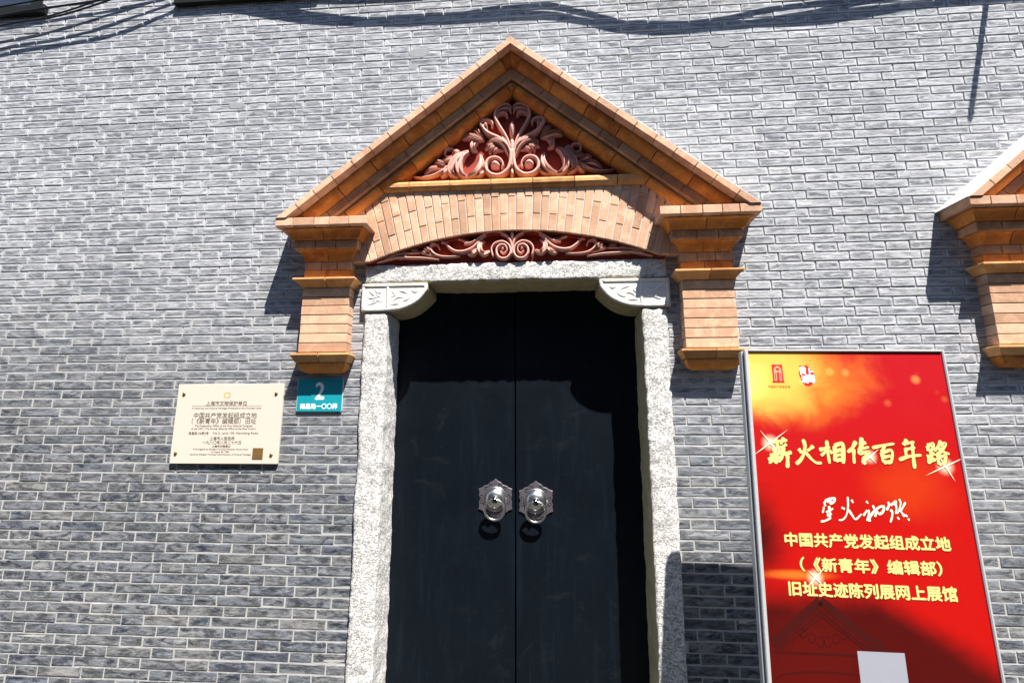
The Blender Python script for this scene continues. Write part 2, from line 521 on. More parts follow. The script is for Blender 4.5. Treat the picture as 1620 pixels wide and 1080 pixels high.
LINTEL_HALF = [
    ('scroll', (0.006, 0.009, 0.004), [(-0.1014, 2.4927), (-0.1091, 2.5341), (-0.0906, 2.5636), (-0.0502, 2.5728), (-0.0167, 2.5496), (-0.0083, 2.5133), (-0.0264, 2.484), (-0.0596, 2.4813), (-0.0804, 2.505), (-0.0806, 2.5359), (-0.06, 2.555), (-0.0354, 2.5491), (-0.0275, 2.5241), (-0.0451, 2.5091), (-0.0623, 2.5199)]),
    ('bud', (0.006, 0.01, 0.006), [(-0.0599, 2.5312), (-0.0501, 2.5361), (-0.0427, 2.5307)]),
    ('scroll', (0.007, 0.009, 0.008), [(-0.0049, 2.4978), (-0.002, 2.5492), (-0.0207, 2.5954), (-0.0554, 2.6193), (-0.1, 2.6265), (-0.1445, 2.6158), (-0.1839, 2.5882), (-0.2185, 2.5699), (-0.2533, 2.5693)]),
    ('scroll', (0.005, 0.01, 0.004), [(-0.1495, 2.6107), (-0.1739, 2.579), (-0.2081, 2.5436), (-0.2524, 2.5241), (-0.2972, 2.5253), (-0.3326, 2.5481), (-0.3559, 2.5759), (-0.3687, 2.5868)]),
    ('bud', (0.006, 0.01, 0.006), [(-0.3811, 2.5824), (-0.3726, 2.5832), (-0.3635, 2.5819)]),
    ('leaf', (0.003, 0.005, 0.004), [(-0.351, 2.5815), (-0.3238, 2.5975), (-0.2888, 2.5991), (-0.2486, 2.5864), (-0.2137, 2.5854)]),
    ('leaf', (0.003, 0.014, 0.006), [(-0.1467, 2.5834), (-0.1687, 2.5617), (-0.1708, 2.5306), (-0.1483, 2.5094), (-0.1189, 2.524)]),
    ('leaf', (0.005, 0.012, 0.003), [(-0.2349, 2.5132), (-0.2125, 2.5095), (-0.193, 2.5235), (-0.1784, 2.5464)]),
    ('scroll', (0.004, 0.008, 0.003), [(-0.3865, 2.5418), (-0.3956, 2.5629), (-0.4184, 2.5699), (-0.4341, 2.5562), (-0.4221, 2.5256), (-0.3864, 2.5039), (-0.3364, 2.4984), (-0.2768, 2.502)]),
    ('leaf', (0.005, 0.012, 0.003), [(-0.4733, 2.5547), (-0.4553, 2.5437), (-0.4373, 2.5302), (-0.4168, 2.5166)]),
    ('leaf', (0.004, 0.01, 0.003), [(-0.4484, 2.5618), (-0.4336, 2.5729), (-0.4136, 2.5776), (-0.3933, 2.5681)]),
    ('leaf', (0.004, 0.009, 0.003), [(-0.4917, 2.5343), (-0.4723, 2.5249), (-0.4468, 2.5148), (-0.4065, 2.5059)]),
    ('scroll', (0.003, 0.007, 0.003), [(-0.7255, 2.4815), (-0.668, 2.4973), (-0.603, 2.5164), (-0.5426, 2.5205), (-0.4898, 2.5243)]),
    ('leaf', (0.003, 0.008, 0.003), [(-0.5959, 2.5267), (-0.5734, 2.5328), (-0.548, 2.529)]),
    ('leaf', (0.003, 0.008, 0.003), [(-0.543, 2.532), (-0.518, 2.5366), (-0.4916, 2.5306)]),
    ('scroll', (0.003, 0.007, 0.003), [(-0.7201, 2.4751), (-0.6174, 2.4996), (-0.5416, 2.4965), (-0.4661, 2.4935), (-0.3858, 2.4831)]),
    ('leaf', (0.003, 0.007, 0.003), [(-0.6021, 2.4955), (-0.5721, 2.5036), (-0.5367, 2.5006)]),
]
LINTEL_AXIS = [
    ('bud', (0.003, 0.015, 0.006), [(0.0, 2.6324), (0.0, 2.6063), (0.0, 2.5699)]),
]
TITLE_STROKES = [
    [(0.0808, 0.3667), (0.1066, 0.3615), (0.1355, 0.3573)],
    [(0.0935, 0.3523), (0.0962, 0.365), (0.0988, 0.3776)],
    [(0.123, 0.3471), (0.1168, 0.3599), (0.1101, 0.3741)],
    [(0.0953, 0.3758), (0.0995, 0.3804), (0.1037, 0.385)],
    [(0.0755, 0.392), (0.0952, 0.388), (0.1149, 0.3829)],
    [(0.0831, 0.3947), (0.0863, 0.4002), (0.0891, 0.4058)],
    [(0.1068, 0.3915), (0.1026, 0.3976), (0.0984, 0.4047)],
    [(0.0663, 0.4155), (0.0887, 0.4104), (0.113, 0.4044)],
    [(0.0917, 0.4076), (0.0902, 0.4257), (0.0858, 0.4456)],
    [(0.0587, 0.4304), (0.0806, 0.4254), (0.1053, 0.4198)],
    [(0.0865, 0.4257), (0.0753, 0.4352), (0.0608, 0.4442)],
    [(0.0928, 0.427), (0.0983, 0.4324), (0.1037, 0.4388)],
    [(0.1323, 0.3724), (0.1236, 0.3772), (0.1148, 0.3834)],
    [(0.1196, 0.381), (0.1156, 0.4067), (0.1042, 0.4332)],
    [(0.1177, 0.409), (0.1326, 0.4059), (0.148, 0.4019)],
    [(0.1311, 0.4069), (0.1307, 0.4318), (0.1273, 0.4603)],
    [(0.1938, 0.3526), (0.1987, 0.3773), (0.1912, 0.4076), (0.1771, 0.4309), (0.1594, 0.4459)],
    [(0.1739, 0.3884), (0.1795, 0.3962), (0.1852, 0.404)],
    [(0.2298, 0.3767), (0.2177, 0.3876), (0.205, 0.3962)],
    [(0.1967, 0.3982), (0.215, 0.4233), (0.2338, 0.439), (0.254, 0.4395)],
    [(0.2492, 0.3913), (0.2687, 0.3867), (0.2894, 0.3799)],
    [(0.2802, 0.3558), (0.28, 0.399), (0.2816, 0.4417)],
    [(0.2781, 0.3921), (0.267, 0.4025), (0.2532, 0.4129)],
    [(0.2852, 0.3929), (0.2909, 0.3984), (0.2966, 0.4038)],
    [(0.3062, 0.3754), (0.3046, 0.4055), (0.3028, 0.433)],
    [(0.3053, 0.3754), (0.3227, 0.3691), (0.3353, 0.3661), (0.3374, 0.3864), (0.331, 0.4407)],
    [(0.3095, 0.3939), (0.3201, 0.3918), (0.3307, 0.3903)],
    [(0.3075, 0.411), (0.3181, 0.4089), (0.3287, 0.4073)],
    [(0.3055, 0.4293), (0.316, 0.4273), (0.3274, 0.4257)],
    [(0.3861, 0.3568), (0.3709, 0.3812), (0.3512, 0.3991)],
    [(0.3744, 0.3858), (0.3719, 0.4134), (0.3704, 0.4399)],
    [(0.3961, 0.3706), (0.4093, 0.3657), (0.4225, 0.3609)],
    [(0.3892, 0.3892), (0.4097, 0.3833), (0.4311, 0.3774)],
    [(0.4077, 0.3425), (0.4041, 0.3714), (0.3941, 0.4002), (0.4114, 0.398), (0.4276, 0.3977), (0.4157, 0.4135), (0.4014, 0.4275)],
    [(0.3976, 0.4294), (0.4059, 0.4338), (0.4111, 0.4418)],
    [(0.4414, 0.3809), (0.4821, 0.371), (0.5241, 0.3638)],
    [(0.4873, 0.3718), (0.4812, 0.3839), (0.4732, 0.3969)],
    [(0.4741, 0.3969), (0.4735, 0.4138), (0.4744, 0.4333)],
    [(0.4739, 0.3978), (0.4925, 0.3919), (0.5091, 0.388), (0.5109, 0.4062), (0.5012, 0.4373)],
    [(0.4788, 0.4141), (0.4921, 0.4112), (0.5043, 0.4091)],
    [(0.4754, 0.4324), (0.4891, 0.4321), (0.5011, 0.4319)],
    [(0.5695, 0.3464), (0.5633, 0.3576), (0.5545, 0.3688)],
    [(0.5634, 0.3631), (0.5795, 0.3591), (0.5964, 0.3561)],
    [(0.5556, 0.3858), (0.5748, 0.3813), (0.5959, 0.3768)],
    [(0.5601, 0.3852), (0.5598, 0.3962), (0.5599, 0.4071)],
    [(0.5315, 0.4231), (0.5651, 0.4107), (0.5922, 0.4065), (0.6136, 0.4043)],
    [(0.5878, 0.3599), (0.5845, 0.4049), (0.5823, 0.4537)],
    [(0.639, 0.3696), (0.6406, 0.3788), (0.6415, 0.3892)],
    [(0.6399, 0.3696), (0.6507, 0.3653), (0.6618, 0.3623), (0.6548, 0.3863)],
    [(0.6412, 0.3883), (0.6481, 0.3868), (0.6549, 0.3854)],
    [(0.6501, 0.3882), (0.6485, 0.4059), (0.6466, 0.4227)],
    [(0.65, 0.4018), (0.6557, 0.3994), (0.6622, 0.3971)],
    [(0.6386, 0.402), (0.638, 0.4138), (0.6373, 0.4265)],
    [(0.6309, 0.4311), (0.6463, 0.4245), (0.6616, 0.417)],
    [(0.6903, 0.3494), (0.6781, 0.3703), (0.6618, 0.3889)],
    [(0.6851, 0.3647), (0.6952, 0.3627), (0.705, 0.3616), (0.6878, 0.3857), (0.6641, 0.407)],
    [(0.678, 0.3758), (0.6947, 0.3915), (0.7135, 0.3988)],
    [(0.6696, 0.4105), (0.6701, 0.4236), (0.6704, 0.4375)],
    [(0.6705, 0.4105), (0.6841, 0.4075), (0.6985, 0.405), (0.6903, 0.4354)],
    [(0.6705, 0.4371), (0.6804, 0.4351), (0.6911, 0.4335)],
]
SUBTITLE_STROKES = [
    [(0.2479, 0.5786), (0.2486, 0.5864), (0.2497, 0.5943)],
    [(0.2496, 0.577), (0.2684, 0.5682), (0.286, 0.5658), (0.2809, 0.5782), (0.2664, 0.5865)],
    [(0.2568, 0.5793), (0.2651, 0.5762), (0.2733, 0.5735)],
    [(0.2445, 0.5964), (0.242, 0.6062), (0.2378, 0.618)],
    [(0.2627, 0.5934), (0.2635, 0.613), (0.261, 0.6354)],
    [(0.2503, 0.6162), (0.2639, 0.6093), (0.2766, 0.6012)],
    [(0.2516, 0.6272), (0.2603, 0.6238), (0.2696, 0.6201)],
    [(0.2281, 0.6484), (0.2453, 0.6445), (0.2656, 0.6336)],
    [(0.3325, 0.5592), (0.3299, 0.5917), (0.3214, 0.6212), (0.3072, 0.6385), (0.2916, 0.6418)],
    [(0.3061, 0.5972), (0.3117, 0.6), (0.3173, 0.6023)],
    [(0.3438, 0.5698), (0.3468, 0.5741), (0.3489, 0.5805)],
    [(0.3296, 0.6039), (0.3407, 0.6236), (0.3513, 0.6368), (0.3736, 0.6183)],
    [(0.3955, 0.5734), (0.3985, 0.5768), (0.4013, 0.5811)],
    [(0.3949, 0.6042), (0.3879, 0.6134), (0.3792, 0.624)],
    [(0.401, 0.6026), (0.3975, 0.6216), (0.3891, 0.6416)],
    [(0.3995, 0.6437), (0.3987, 0.6312), (0.4154, 0.6114), (0.4372, 0.5939), (0.453, 0.5891), (0.4544, 0.5963), (0.4471, 0.6106), (0.4339, 0.6187)],
    [(0.4173, 0.5866), (0.4216, 0.6016), (0.4347, 0.6162)],
    [(0.4312, 0.6062), (0.425, 0.616), (0.4183, 0.6263)],
    [(0.473, 0.573), (0.4721, 0.5881), (0.4623, 0.6024)],
    [(0.4773, 0.586), (0.4853, 0.5805), (0.4993, 0.5711), (0.4919, 0.5857)],
    [(0.4765, 0.6001), (0.4812, 0.6097), (0.4778, 0.6267), (0.4699, 0.6446)],
    [(0.4975, 0.5802), (0.4975, 0.5972), (0.4921, 0.6147)],
    [(0.5118, 0.5622), (0.5149, 0.5773), (0.5069, 0.5993), (0.4969, 0.6146)],
    [(0.532, 0.5734), (0.5201, 0.5917), (0.5077, 0.6071)],
    [(0.5079, 0.5921), (0.5148, 0.6112), (0.5263, 0.621)],
    [(0.4973, 0.6252), (0.4992, 0.629), (0.5013, 0.6342)],
    [(0.5161, 0.6155), (0.5184, 0.6193), (0.5211, 0.624)],
    [(0.5264, 0.6172), (0.5284, 0.62), (0.5307, 0.6243)],
    [(0.5332, 0.6295), (0.5342, 0.6323), (0.5355, 0.6371)],
]

_pc = {}


def plain_cache(name, col):
    if name not in _pc: _pc[name] = plain(name, col, 0.95, 0.1, var=0.15, scale=60)
    return _pc[name]


# ================================================================== ground
def make_paving():
    m = NT('grey_paving', 0.9, 0.2)
    p = m.pos()
    br = m.n('ShaderNodeTexBrick')
    m.put(br.inputs['Vector'], p)
    br.inputs['Scale'].default_value = 1.6
    m.put(br.inputs['Color1'], (0.060, 0.058, 0.056)); m.put(br.inputs['Color2'], (0.075, 0.072, 0.068)); m.put(br.inputs['Mortar'], (0.035, 0.034, 0.033))
    br.inputs['Mortar Size'].default_value = 0.01
    m.color(m.mix(m.math('MULTIPLY', m.noise(p, 3, 5), 0.4), br.outputs[0], (0.05, 0.048, 0.046)))
    return m.m


g = mesh_obj('pavement', [(-200, -200, 0), (200, -200, 0), (200, 200, 0), (-200, 200, 0)], [(0, 1, 2, 3)], make_paving())
tag(g, 'grey stone paving of the lane in front of the brick wall', None, None, 'structure')

# ================================================================== grey brick wall
POST_O = Vector((0.9707, -0.42, 1.9217))
POST_U = Vector((0.99988, 0.0, -0.0152))
POST_V = Vector((-0.0558, -0.0931, -0.9941))
POST_W, POST_H = 0.756, 1.86
POST_N = POST_U.cross(POST_V).normalized()
if POST_N.y > 0: POST_N.negate()

fwd = Vector((-sin(YAW) * cos(PITCH), cos(YAW) * cos(PITCH), sin(PITCH)))
rgt = Vector((cos(YAW), sin(YAW), 0))
upv = rgt.cross(fwd)


def project(p):
    v = Vector(p) - CAM
    z = v.dot(fwd)
    return 810 + 760 * v.dot(rgt) / z, 540 - 760 * v.dot(upv) / z


def behind_poster(p):
    d = Vector(p) - CAM
    k = d.dot(POST_N)
    t = (POST_O - CAM).dot(POST_N) / k
    if not 0 < t < 1: return False
    q = CAM + d * t - POST_O
    uu = q.dot(POST_U); vv = q.dot(POST_V)
    return -0.05 < uu < POST_W + 0.05 and -0.05 < vv < POST_H


wall = empty('brick_wall', (0, 0.0, 0), 'grey brick wall with white pointing filling the whole background', 'wall')
UNIT, COURSE, JOINT = 0.3413, 0.0475, 0.0054
STR = 0.2275
X0, X1, ZTOP = -4.4, 5.3, 5.35
OPEN_X, OPEN_Z = 0.772, 2.45          # hole for the stone frame


def brick_geo(w, h, seed, cut=False):
    """one brick centred on its face: small chipped arris, inner ring for the smeared pointing; front looks to -y"""
    rg = random.Random(seed)
    d = 0.03
    b, ins = 0.0026, 0.017
    hw, hh = w / 2, h / 2
    j = lambda a: rg.uniform(-a, a)
    outer = [(-hw, -hh), (0 + j(.02), -hh + j(.0009)), (hw, -hh), (hw, hh), (0 + j(.02), hh + j(.0009)), (-hw, hh)]
    outer = [(x + j(.0011), z + j(.0011)) for x, z in outer]
    ring1 = [(x - math.copysign(b, x) if abs(x) > .03 else x, z - math.copysign(b, z)) for x, z in outer]
    ring2 = [((x - math.copysign(ins, x) if abs(x) > .03 else x), z - math.copysign(ins * .8, z)) for x, z in outer]
    tilt = j(.0008)
    v = [(x, d, z) for x, z in outer] + [(x, b * .8 + j(.0003), z) for x, z in outer] + \
        [(x, j(.0004) + tilt * math.copysign(1, z), z) for x, z in ring1] + [(x, j(.0004) + tilt * math.copysign(1, z), z) for x, z in ring2]
    rim = [1.0] * 18 + [0.0] * 6
    f = []
    for k in range(3):
        for i in range(6):
            q = (i + 1) % 6
            f.append((k * 6 + i, k * 6 + q, (k + 1) * 6 + q, (k + 1) * 6 + i))
    f.append((18, 19, 22, 23)); f.append((19, 20, 21, 22))
    return v, f, rim


def set_rim(me, rim, tone=None):
    a = me.attributes.new('rim', 'FLOAT', 'POINT')
    a.data.foreach_set('value', rim)
    if tone is not None:
        t = me.attributes.new('tone', 'FLOAT', 'POINT')
        t.data.foreach_set('value', tone)


specs = []                                    # x centre, z centre, width, proud
n_c = int(ZTOP / COURSE)
for c in range(n_c):
    z = 0.012 + (c + 0.5) * COURSE
    off = 0.0 if c % 2 else UNIT / 2
    off += random.uniform(-.012, .012) + 0.1137 * 0.5
    x = X0 - UNIT * 2 + off
    k = 0
    while x < X1:
        w = (STR if k % 2 == 0 else UNIT - STR)
        a, b = x, x + w
        x = b
        k += 1
        if b < X0 or a > X1: continue
        a += random.uniform(-.003, .003) * 0.6
        segs = [(a, b)]
        if z < OPEN_Z + 0.01:
            segs = []
            if b <= -OPEN_X or a >= OPEN_X: segs = [(a, b)]
            else:
                if a < -OPEN_X - 0.02: segs.append((a, -OPEN_X + JOINT))
                if b > OPEN_X + 0.02: segs.append((OPEN_X - JOINT, b))
        for a2, b2 in segs:
            if b2 - a2 < 0.025: continue
            proud = 0.0013 + 0.0034 * max(0, min(1, (z + .12 * a2 - 1.35) / 1.3)) + random.uniform(-.0005, .0014)
            specs.append(((a2 + b2) / 2, z + random.uniform(-.0007, .0007), b2 - a2 - JOINT, proud))


def covered(x, z):
    if abs(abs(x) - 0) < 0.80 and z < 2.5: return True
    for cx in (0.0, 3.35):
        dx = abs(x - cx)
        if 2.44 < z < 3.6 and z < 3.6 - 0.8233 * dx: return True
        if 0.80 < dx < 1.12 and 1.88 < z < 2.68: return True
        if 0.80 < dx < 1.2 and 2.45 < z < 2.68: return True
        if cx > 0 and dx < 0.8 and z < 2.5: return False
    if -1.74 < x < -1.19 and 1.45 < z < 1.83: return True
    if -1.1 < x < -0.875 and 1.70 < z < 1.86: return True
    return False


scored = []
for i, (x, z, w, pr) in enumerate(specs):
    a = project((x - w / 2, -pr, z + .02)); b = project((x + w / 2, -pr, z + .02))
    c2 = project((x + w / 2, -pr, z - .02)); d2 = project((x - w / 2, -pr, z - .02))
    if min(a[0], d2[0]) < 0 or max(b[0], c2[0]) > 1620 or min(a[1], b[1]) < 0 or max(c2[1], d2[1]) > 1080: continue
    if covered(x, z) or behind_poster((x, 0, z)): continue
    area = abs((a[0] - c2[0]) * (b[1] - d2[1]) - (b[0] - d2[0]) * (a[1] - c2[1])) / 2
    scored.append((area, i))
scored.sort(reverse=True)
single = {i for _, i in scored[:300]}

shared = {}
SV, SF, SR, ST = [], [], [], []
for i, (x, z, w, pr) in enumerate(specs):
    if i in single:
        key = (round(w, 3) if abs(w - (STR - JOINT)) > .004 and abs(w - (UNIT - STR - JOINT)) > .004 else ('s' if w > .16 else 'h'), random.randrange(6))
        if key not in shared:
            wk = {'s': STR - JOINT, 'h': UNIT - STR - JOINT}.get(key[0], w)
            v, f, rim = brick_geo(wk, COURSE - JOINT, len(shared))
            me = bpy.data.meshes.new('brick')
            me.from_pydata(v, [], f)
            set_rim(me, rim)
            me.materials.append(MAT['brick'])
            shared[key] = me
        o = bpy.data.objects.new('brick', shared[key])
        link(o, wall)
        o.location = (x, -pr, z)
    else:
        v, f, rim = brick_geo(w, COURSE - JOINT, i)
        n = len(SV)
        SV += [(p[0] + x, p[1] - pr, p[2] + z) for p in v]
        SF += [tuple(q + n for q in ff) for ff in f]
        SR += rim
        ST += [random.random()] * len(v)
me = bpy.data.meshes.new('brick_field')
me.from_pydata(SV, [], SF)
set_rim(me, SR, ST)
me.materials.append(MAT['brick'])
o = bpy.data.objects.new('brick_field', me)
link(o, wall)
tag(o, None, None, None, 'stuff')
v, f = merge([box_vf(X0, -OPEN_X + .004, 0, .24, 0, ZTOP), box_vf(OPEN_X - .004, X1, 0, .24, 0, ZTOP), box_vf(-OPEN_X + .004, OPEN_X - .004, 0, .24, OPEN_Z - .004, ZTOP)])
mesh_obj('mortar_bed', v, f, MAT['mortar'], wall)

# grey mortar repairs smeared over a few bricks
for cx_, cz_, rx_, rz_, sd_ in ((-.545, 3.755, .062, .028, 1), (-.575, 3.668, .030, .016, 2), (1.155, 3.715, .055, .030, 3), (-1.62, 3.47, .05, .02, 4)):
    rg_ = random.Random(sd_)
    pl_ = []
    for i in range(22):
        an = 2 * pi * i / 22
        sq = 1 / max(abs(cos(an)), abs(sin(an))) ** .55
        k_ = sq * rg_.uniform(.86, 1.08)
        pl_.append((cx_ + rx_ * cos(an) * k_, cz_ + rz_ * sin(an) * k_))
    mesh_obj('mortar_patch', *extrude_poly(pl_, -.0066, -.001), plain_cache('grey_repair_mortar', (0.27, 0.275, 0.28)), wall)

# ================================================================== unseen house row behind the camera, added to block sky light
hs = empty('lane_house', (0, -6.6, 0), 'dark grey brick house row closing the far side of the lane', 'house')
dk_wall = plain('sooty_grey_brick', (0.10, 0.105, 0.115), 0.9, 0.15, var=0.3, scale=6)
mesh_obj('wall', *box_vf(-14, 14, -11.0, -6.6, 0, 7.6), dk_wall, hs)
mesh_obj('roof', *loft([[(x, -5.9, 7.61), (x, -8.8, 9.6), (x, -11.6, 7.61)] for x in (-14.3, 14.3)]), plain('dark_roof_tile', (0.06, 0.05, 0.048), 0.9, 0.15, var=0.3), hs)
for fl in (1.0, 4.3):
    for k in range(-4, 5):
        x = k * 3.0 + .8
        wnd = mesh_obj('window', *box_vf(x - .55, x + .55, -6.62, -6.54, fl, fl + 1.7), plain_cache('brown_window_frame', (0.10, 0.05, 0.03)), hs)
        for a_, b_ in ((x - .48, x - .03), (x + .03, x + .48)):
            mesh_obj('pane', *box_vf(a_, b_, -6.56, -6.532, fl + .08, fl + 1.62), MAT['glass'], wnd)

# ================================================================== orange brick doorcase
TH = atan2(3.665 - 2.672, 1.206)
APEX = 3.665
CAPZ = 2.672
HW, D0, PX = 0.125, 0.065, 0.968


def doorcase(loc, label):
    root = empty('brick_doorcase', loc, label, 'doorcase', 'orange brick doorcases on the grey wall')
    off = Vector(loc)

    def add(name, vf, mat, par, smooth=False, bevel=0.0):
        v, f = vf
        return mesh_obj(name, [(p[0] + off.x, p[1] + off.y, p[2] + off.z) for p in v], f, mat, par, smooth, bevel)

    # ---- pilasters: each course a ring of bricks round three sides
    def cove(z0, o0, z1, o1, n=5, hollow=True):
        out = []
        for i in range(n + 1):
            t = i / n
            e = (1 - sqrt(max(0, 1 - (1 - t) ** 2))) if hollow else (1 - t)
            s = 1 - t
            k = 0.35 * s + 0.65 * (1 - sqrt(max(0, 1 - s * s))) if hollow else s
            out.append((z0 + (z1 - z0) * t, o1 + (o0 - o1) * k))
        return out
    courses = [  # profile [(z, offset)] from top, front joints
        ([(2.672, .112), (2.670, .115), (2.630, .115), (2.627, .112)], 5),
        (cove(2.622, .089, 2.577, .056), 2),
        ([(2.574, .044), (2.533, .044), (2.5305, .042)], 3),
        (cove(2.529, .034, 2.475, .003), 2),
        ([(2.472, .0), (2.430, .0)], 3), ([(2.427, .0), (2.380, .0)], 2),
        ([(2.376, .037), (2.374, .039), (2.367, .039), (2.352, .022), (2.333, .005)], 2),
    ]
    zc = 2.330
    for k in range(7):
        courses.append(([(zc, -.0015), (zc - .0015, .0), (zc - .0440, .0), (zc - .0452, -.0015)], 1))
        zc -= .0487
    courses += [([(1.983, .026), (1.981, .028), (1.974, .028), (1.958, .017), (1.940, .008)], 2),
                ([(1.937, .0015), (1.925, .001), (1.912, -.004), (1.901, -.012), (1.893, -.024), (1.890, -.034)], 1)]
    for sx in (-1, 1):
        xc = sx * PX
        core = []
        for z, o_ in [(2.668, .09), (2.630, .09), (2.627, .068), (2.58, .045), (2.57, .035), (2.535, .035), (2.525, .02), (2.475, -.006), (1.94, -.006), (1.935, -.02), (1.895, -.05)]:
            h = HW + o_
            core.append([(xc - h, -(D0 + o_), z), (xc + h, -(D0 + o_), z), (xc + h, .005, z), (xc - h, .005, z)])
        pil = add('pilaster', loft(core), MAT['terra_mortar'], root)
        for prof, nb in courses:
            zt, zb = prof[0][0], prof[-1][0]
            h0 = HW + max(o_ for _, o_ in prof)
            cuts = [-h0 + 2 * h0 * i / nb for i in range(nb + 1)]
            for i in range(1, nb): cuts[i] += random.uniform(-.012, .012)
            for i in range(nb):
                jit = random.uniform(-.0012, .0012)
                rings = []
                for z, o_ in prof:
                    h = HW + o_ + jit
                    xl = -h if i == 0 else cuts[i] + .002
                    xr = h if i == nb - 1 else cuts[i + 1] - .002
                    y = -(D0 + o_ + jit)
                    rings.append([(xc + xl, y, z), (xc + xr, y, z), (xc + xr, .004, z), (xc + xl, .004, z)])
                pale = (zt < 2.335 and zb > 1.985) or zt > 2.67  # courses facing the sun get the sunlit tint
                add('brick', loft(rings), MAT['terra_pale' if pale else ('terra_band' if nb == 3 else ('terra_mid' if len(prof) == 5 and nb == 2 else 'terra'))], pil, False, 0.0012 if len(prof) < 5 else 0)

    # ---- raking cornices
    ct, st = cos(TH), sin(TH)

    def rk(t, s, d, sx):
        return (sx * (t * ct - s * st), -d, APEX - t * st - s * ct)
    t_apex = lambda s: s * st / ct
    t_foot = lambda s: (APEX - CAPZ - s * ct) / st

    layers = [
        ([(0, -.004), (0, .184), (.0015, .1855), (.0325, .1855), (.034, .184), (.0355, .12), (.0355, -.004)], 13, .0),
        ([(.0385, -.004), (.0385, .136), (.044, .138), (.055, .1355), (.066, .129), (.077, .118), (.088, .106), (.0905, .09), (.0905, -.004)], 7, .5),
        ([(.092, -.004), (.092, .099), (.0935, .100), (.1345, .100), (.136, .0985), (.1365, .06), (.1365, -.004)], 12, .35),
        ([(.138, -.004), (.138, .070), (.145, .080), (.155, .0845), (.168, .083), (.180, .075), (.188, .062), (.193, .045), (.194, -.004)], 7, .7),
    ]
    for sx in (-1, 1):
        prof = [(.004, -.002), (.004, .178), (.030, .178), (.036, .10), (.086, .095), (.096, .094), (.130, .094), (.142, .066), (.186, .05), (.190, -.002)]
        rings = [[rk(t_apex(s) + .0005, s, d, sx) for s, d in prof], [rk(t_foot(s), s, d, sx) for s, d in prof]]
        rake = add('raking_cornice', loft(rings), MAT['terra_mortar'], root)
        for poly, nb, ph in layers:
            L = (APEX - CAPZ) / st
            cuts = [L * (i + ph) / nb for i in range(nb + 1)]
            cuts = [c for c in cuts if c < L - .03]
            cuts = [-1] + [c + random.uniform(-.008, .008) for c in cuts if c > .06] + [9]
            for a, b in zip(cuts[:-1], cuts[1:]):
                jit = random.uniform(-.0015, .0015)
                pp = [(s, d + (jit if d > 0 else 0)) for s, d in poly]
                r0 = [rk(max(a + .0024, t_apex(s) + .0006), s, d, sx) for s, d in pp]
                r1 = [rk(min(b - .0024, t_foot(s)), s, d, sx) for s, d in pp]
                if min(b, t_foot(.19)) - max(a, 0) < .02 and a > 0: pass
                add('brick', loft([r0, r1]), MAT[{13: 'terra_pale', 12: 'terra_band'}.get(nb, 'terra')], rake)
        cp = [(-.016, -.003), (-.006, .176), (-.0008, .180), (-.0008, -.003)]
        add('coping', loft([[rk(t_apex(s) + .0004, s, d, sx) for s, d in cp], [rk(t_foot(s), s, d, sx) for s, d in cp]]), MAT['cement'], root)

    # ---- moulded string course below the tympanum
    zb, zt = 2.853, 2.914
    bull = [(zt, -.004), (zt, .058), (zt - .006, .069), (zt - .018, .076), (zt - .036, .076), (zt - .050, .070), (zb + .002, .056), (zb, .04), (zb, -.004)]
    sc = add('string_course', box_vf(-.69, .69, -.05, .003, zb + .004, zt - .004), MAT['terra_mortar'], root)
    cuts = [-.70, -.55, -.33, -.11, .11, .33, .55, .70]
    for a, b in zip(cuts[:-1], cuts[1:]):
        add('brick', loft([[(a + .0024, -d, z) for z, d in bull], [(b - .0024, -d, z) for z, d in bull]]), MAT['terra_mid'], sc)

    # ---- frieze of soldier bricks over the shallow arch
    R_A, ZC_A, FAN = 1.90, 0.7255, 0.15
    arc_z = lambda x: max(2.472, ZC_A + sqrt(max(0.01, R_A * R_A - x * x)))
    top_z = lambda x: min(2.862, APEX - .186 / ct - abs(x) * st / ct)

    def hit(ang, fn):
        z = 2.6
        for _ in range(30): z = 0.5 * z + 0.5 * fn(tan(ang) * (z - FAN))
        return tan(ang) * (z - FAN), z
    pts = []
    N = 24
    for i in range(2 * N + 1):
        x = -.846 + 1.692 * i / (2 * N)
        pts.append((x, arc_z(x) + .0015))
    poly = pts + [(.846, 2.69), (.70, 2.82), (.64, 2.862), (-.64, 2.862), (-.70, 2.82), (-.846, 2.69)]
    fr = add('frieze', extrude_poly(poly, -.0525, .003), plain_cache('pale_lime_joint', (0.52, 0.49, 0.45)), root)
    step = .0168
    nc = 21
    for k in range(-nc, nc + 1):
        a0, a1 = (k - .5) * step + .0011, (k + .5) * step - .0011
        xm, zbm = hit(k * step, arc_z)
        if abs(xm) > .835: continue
        b0, b1 = hit(a0, arc_z), hit(a1, arc_z)
        T0, T1 = hit(a0, top_z), hit(a1, top_z)
        if min(T0[1] - b0[1], T1[1] - b1[1]) < .02: continue
        first = .093 if k % 2 else .190
        cuts = [0.0]
        while True:
            c = first + .197 * (len(cuts) - 1)
            if c > max(T0[1] - b0[1], T1[1] - b1[1]) - .02: break
            cuts.append(c)
        cuts.append(None)

        def at(ang, b, h): return (b[0] + sin(ang) * h, b[1] + cos(ang) * h)
        for c0, c1 in zip(cuts[:-1], cuts[1:]):
            q0, q1 = at(a0, b0, c0 + (.0012 if c0 else 0)), at(a1, b1, c0 + (.0012 if c0 else 0))
            if c1 is None: q3, q2 = T0, T1
            else: q3, q2 = at(a0, b0, c1 - .0045), at(a1, b1, c1 - .0045)
            if q3[1] - q0[1] < .012 or q2[1] - q1[1] < .012: continue
            d = .0565 + random.uniform(-.0012, .0012)
            add('brick', extrude_poly([q0, q1, q2, q3], -d, .002), MAT['terra_pale'], fr, False, .0012)

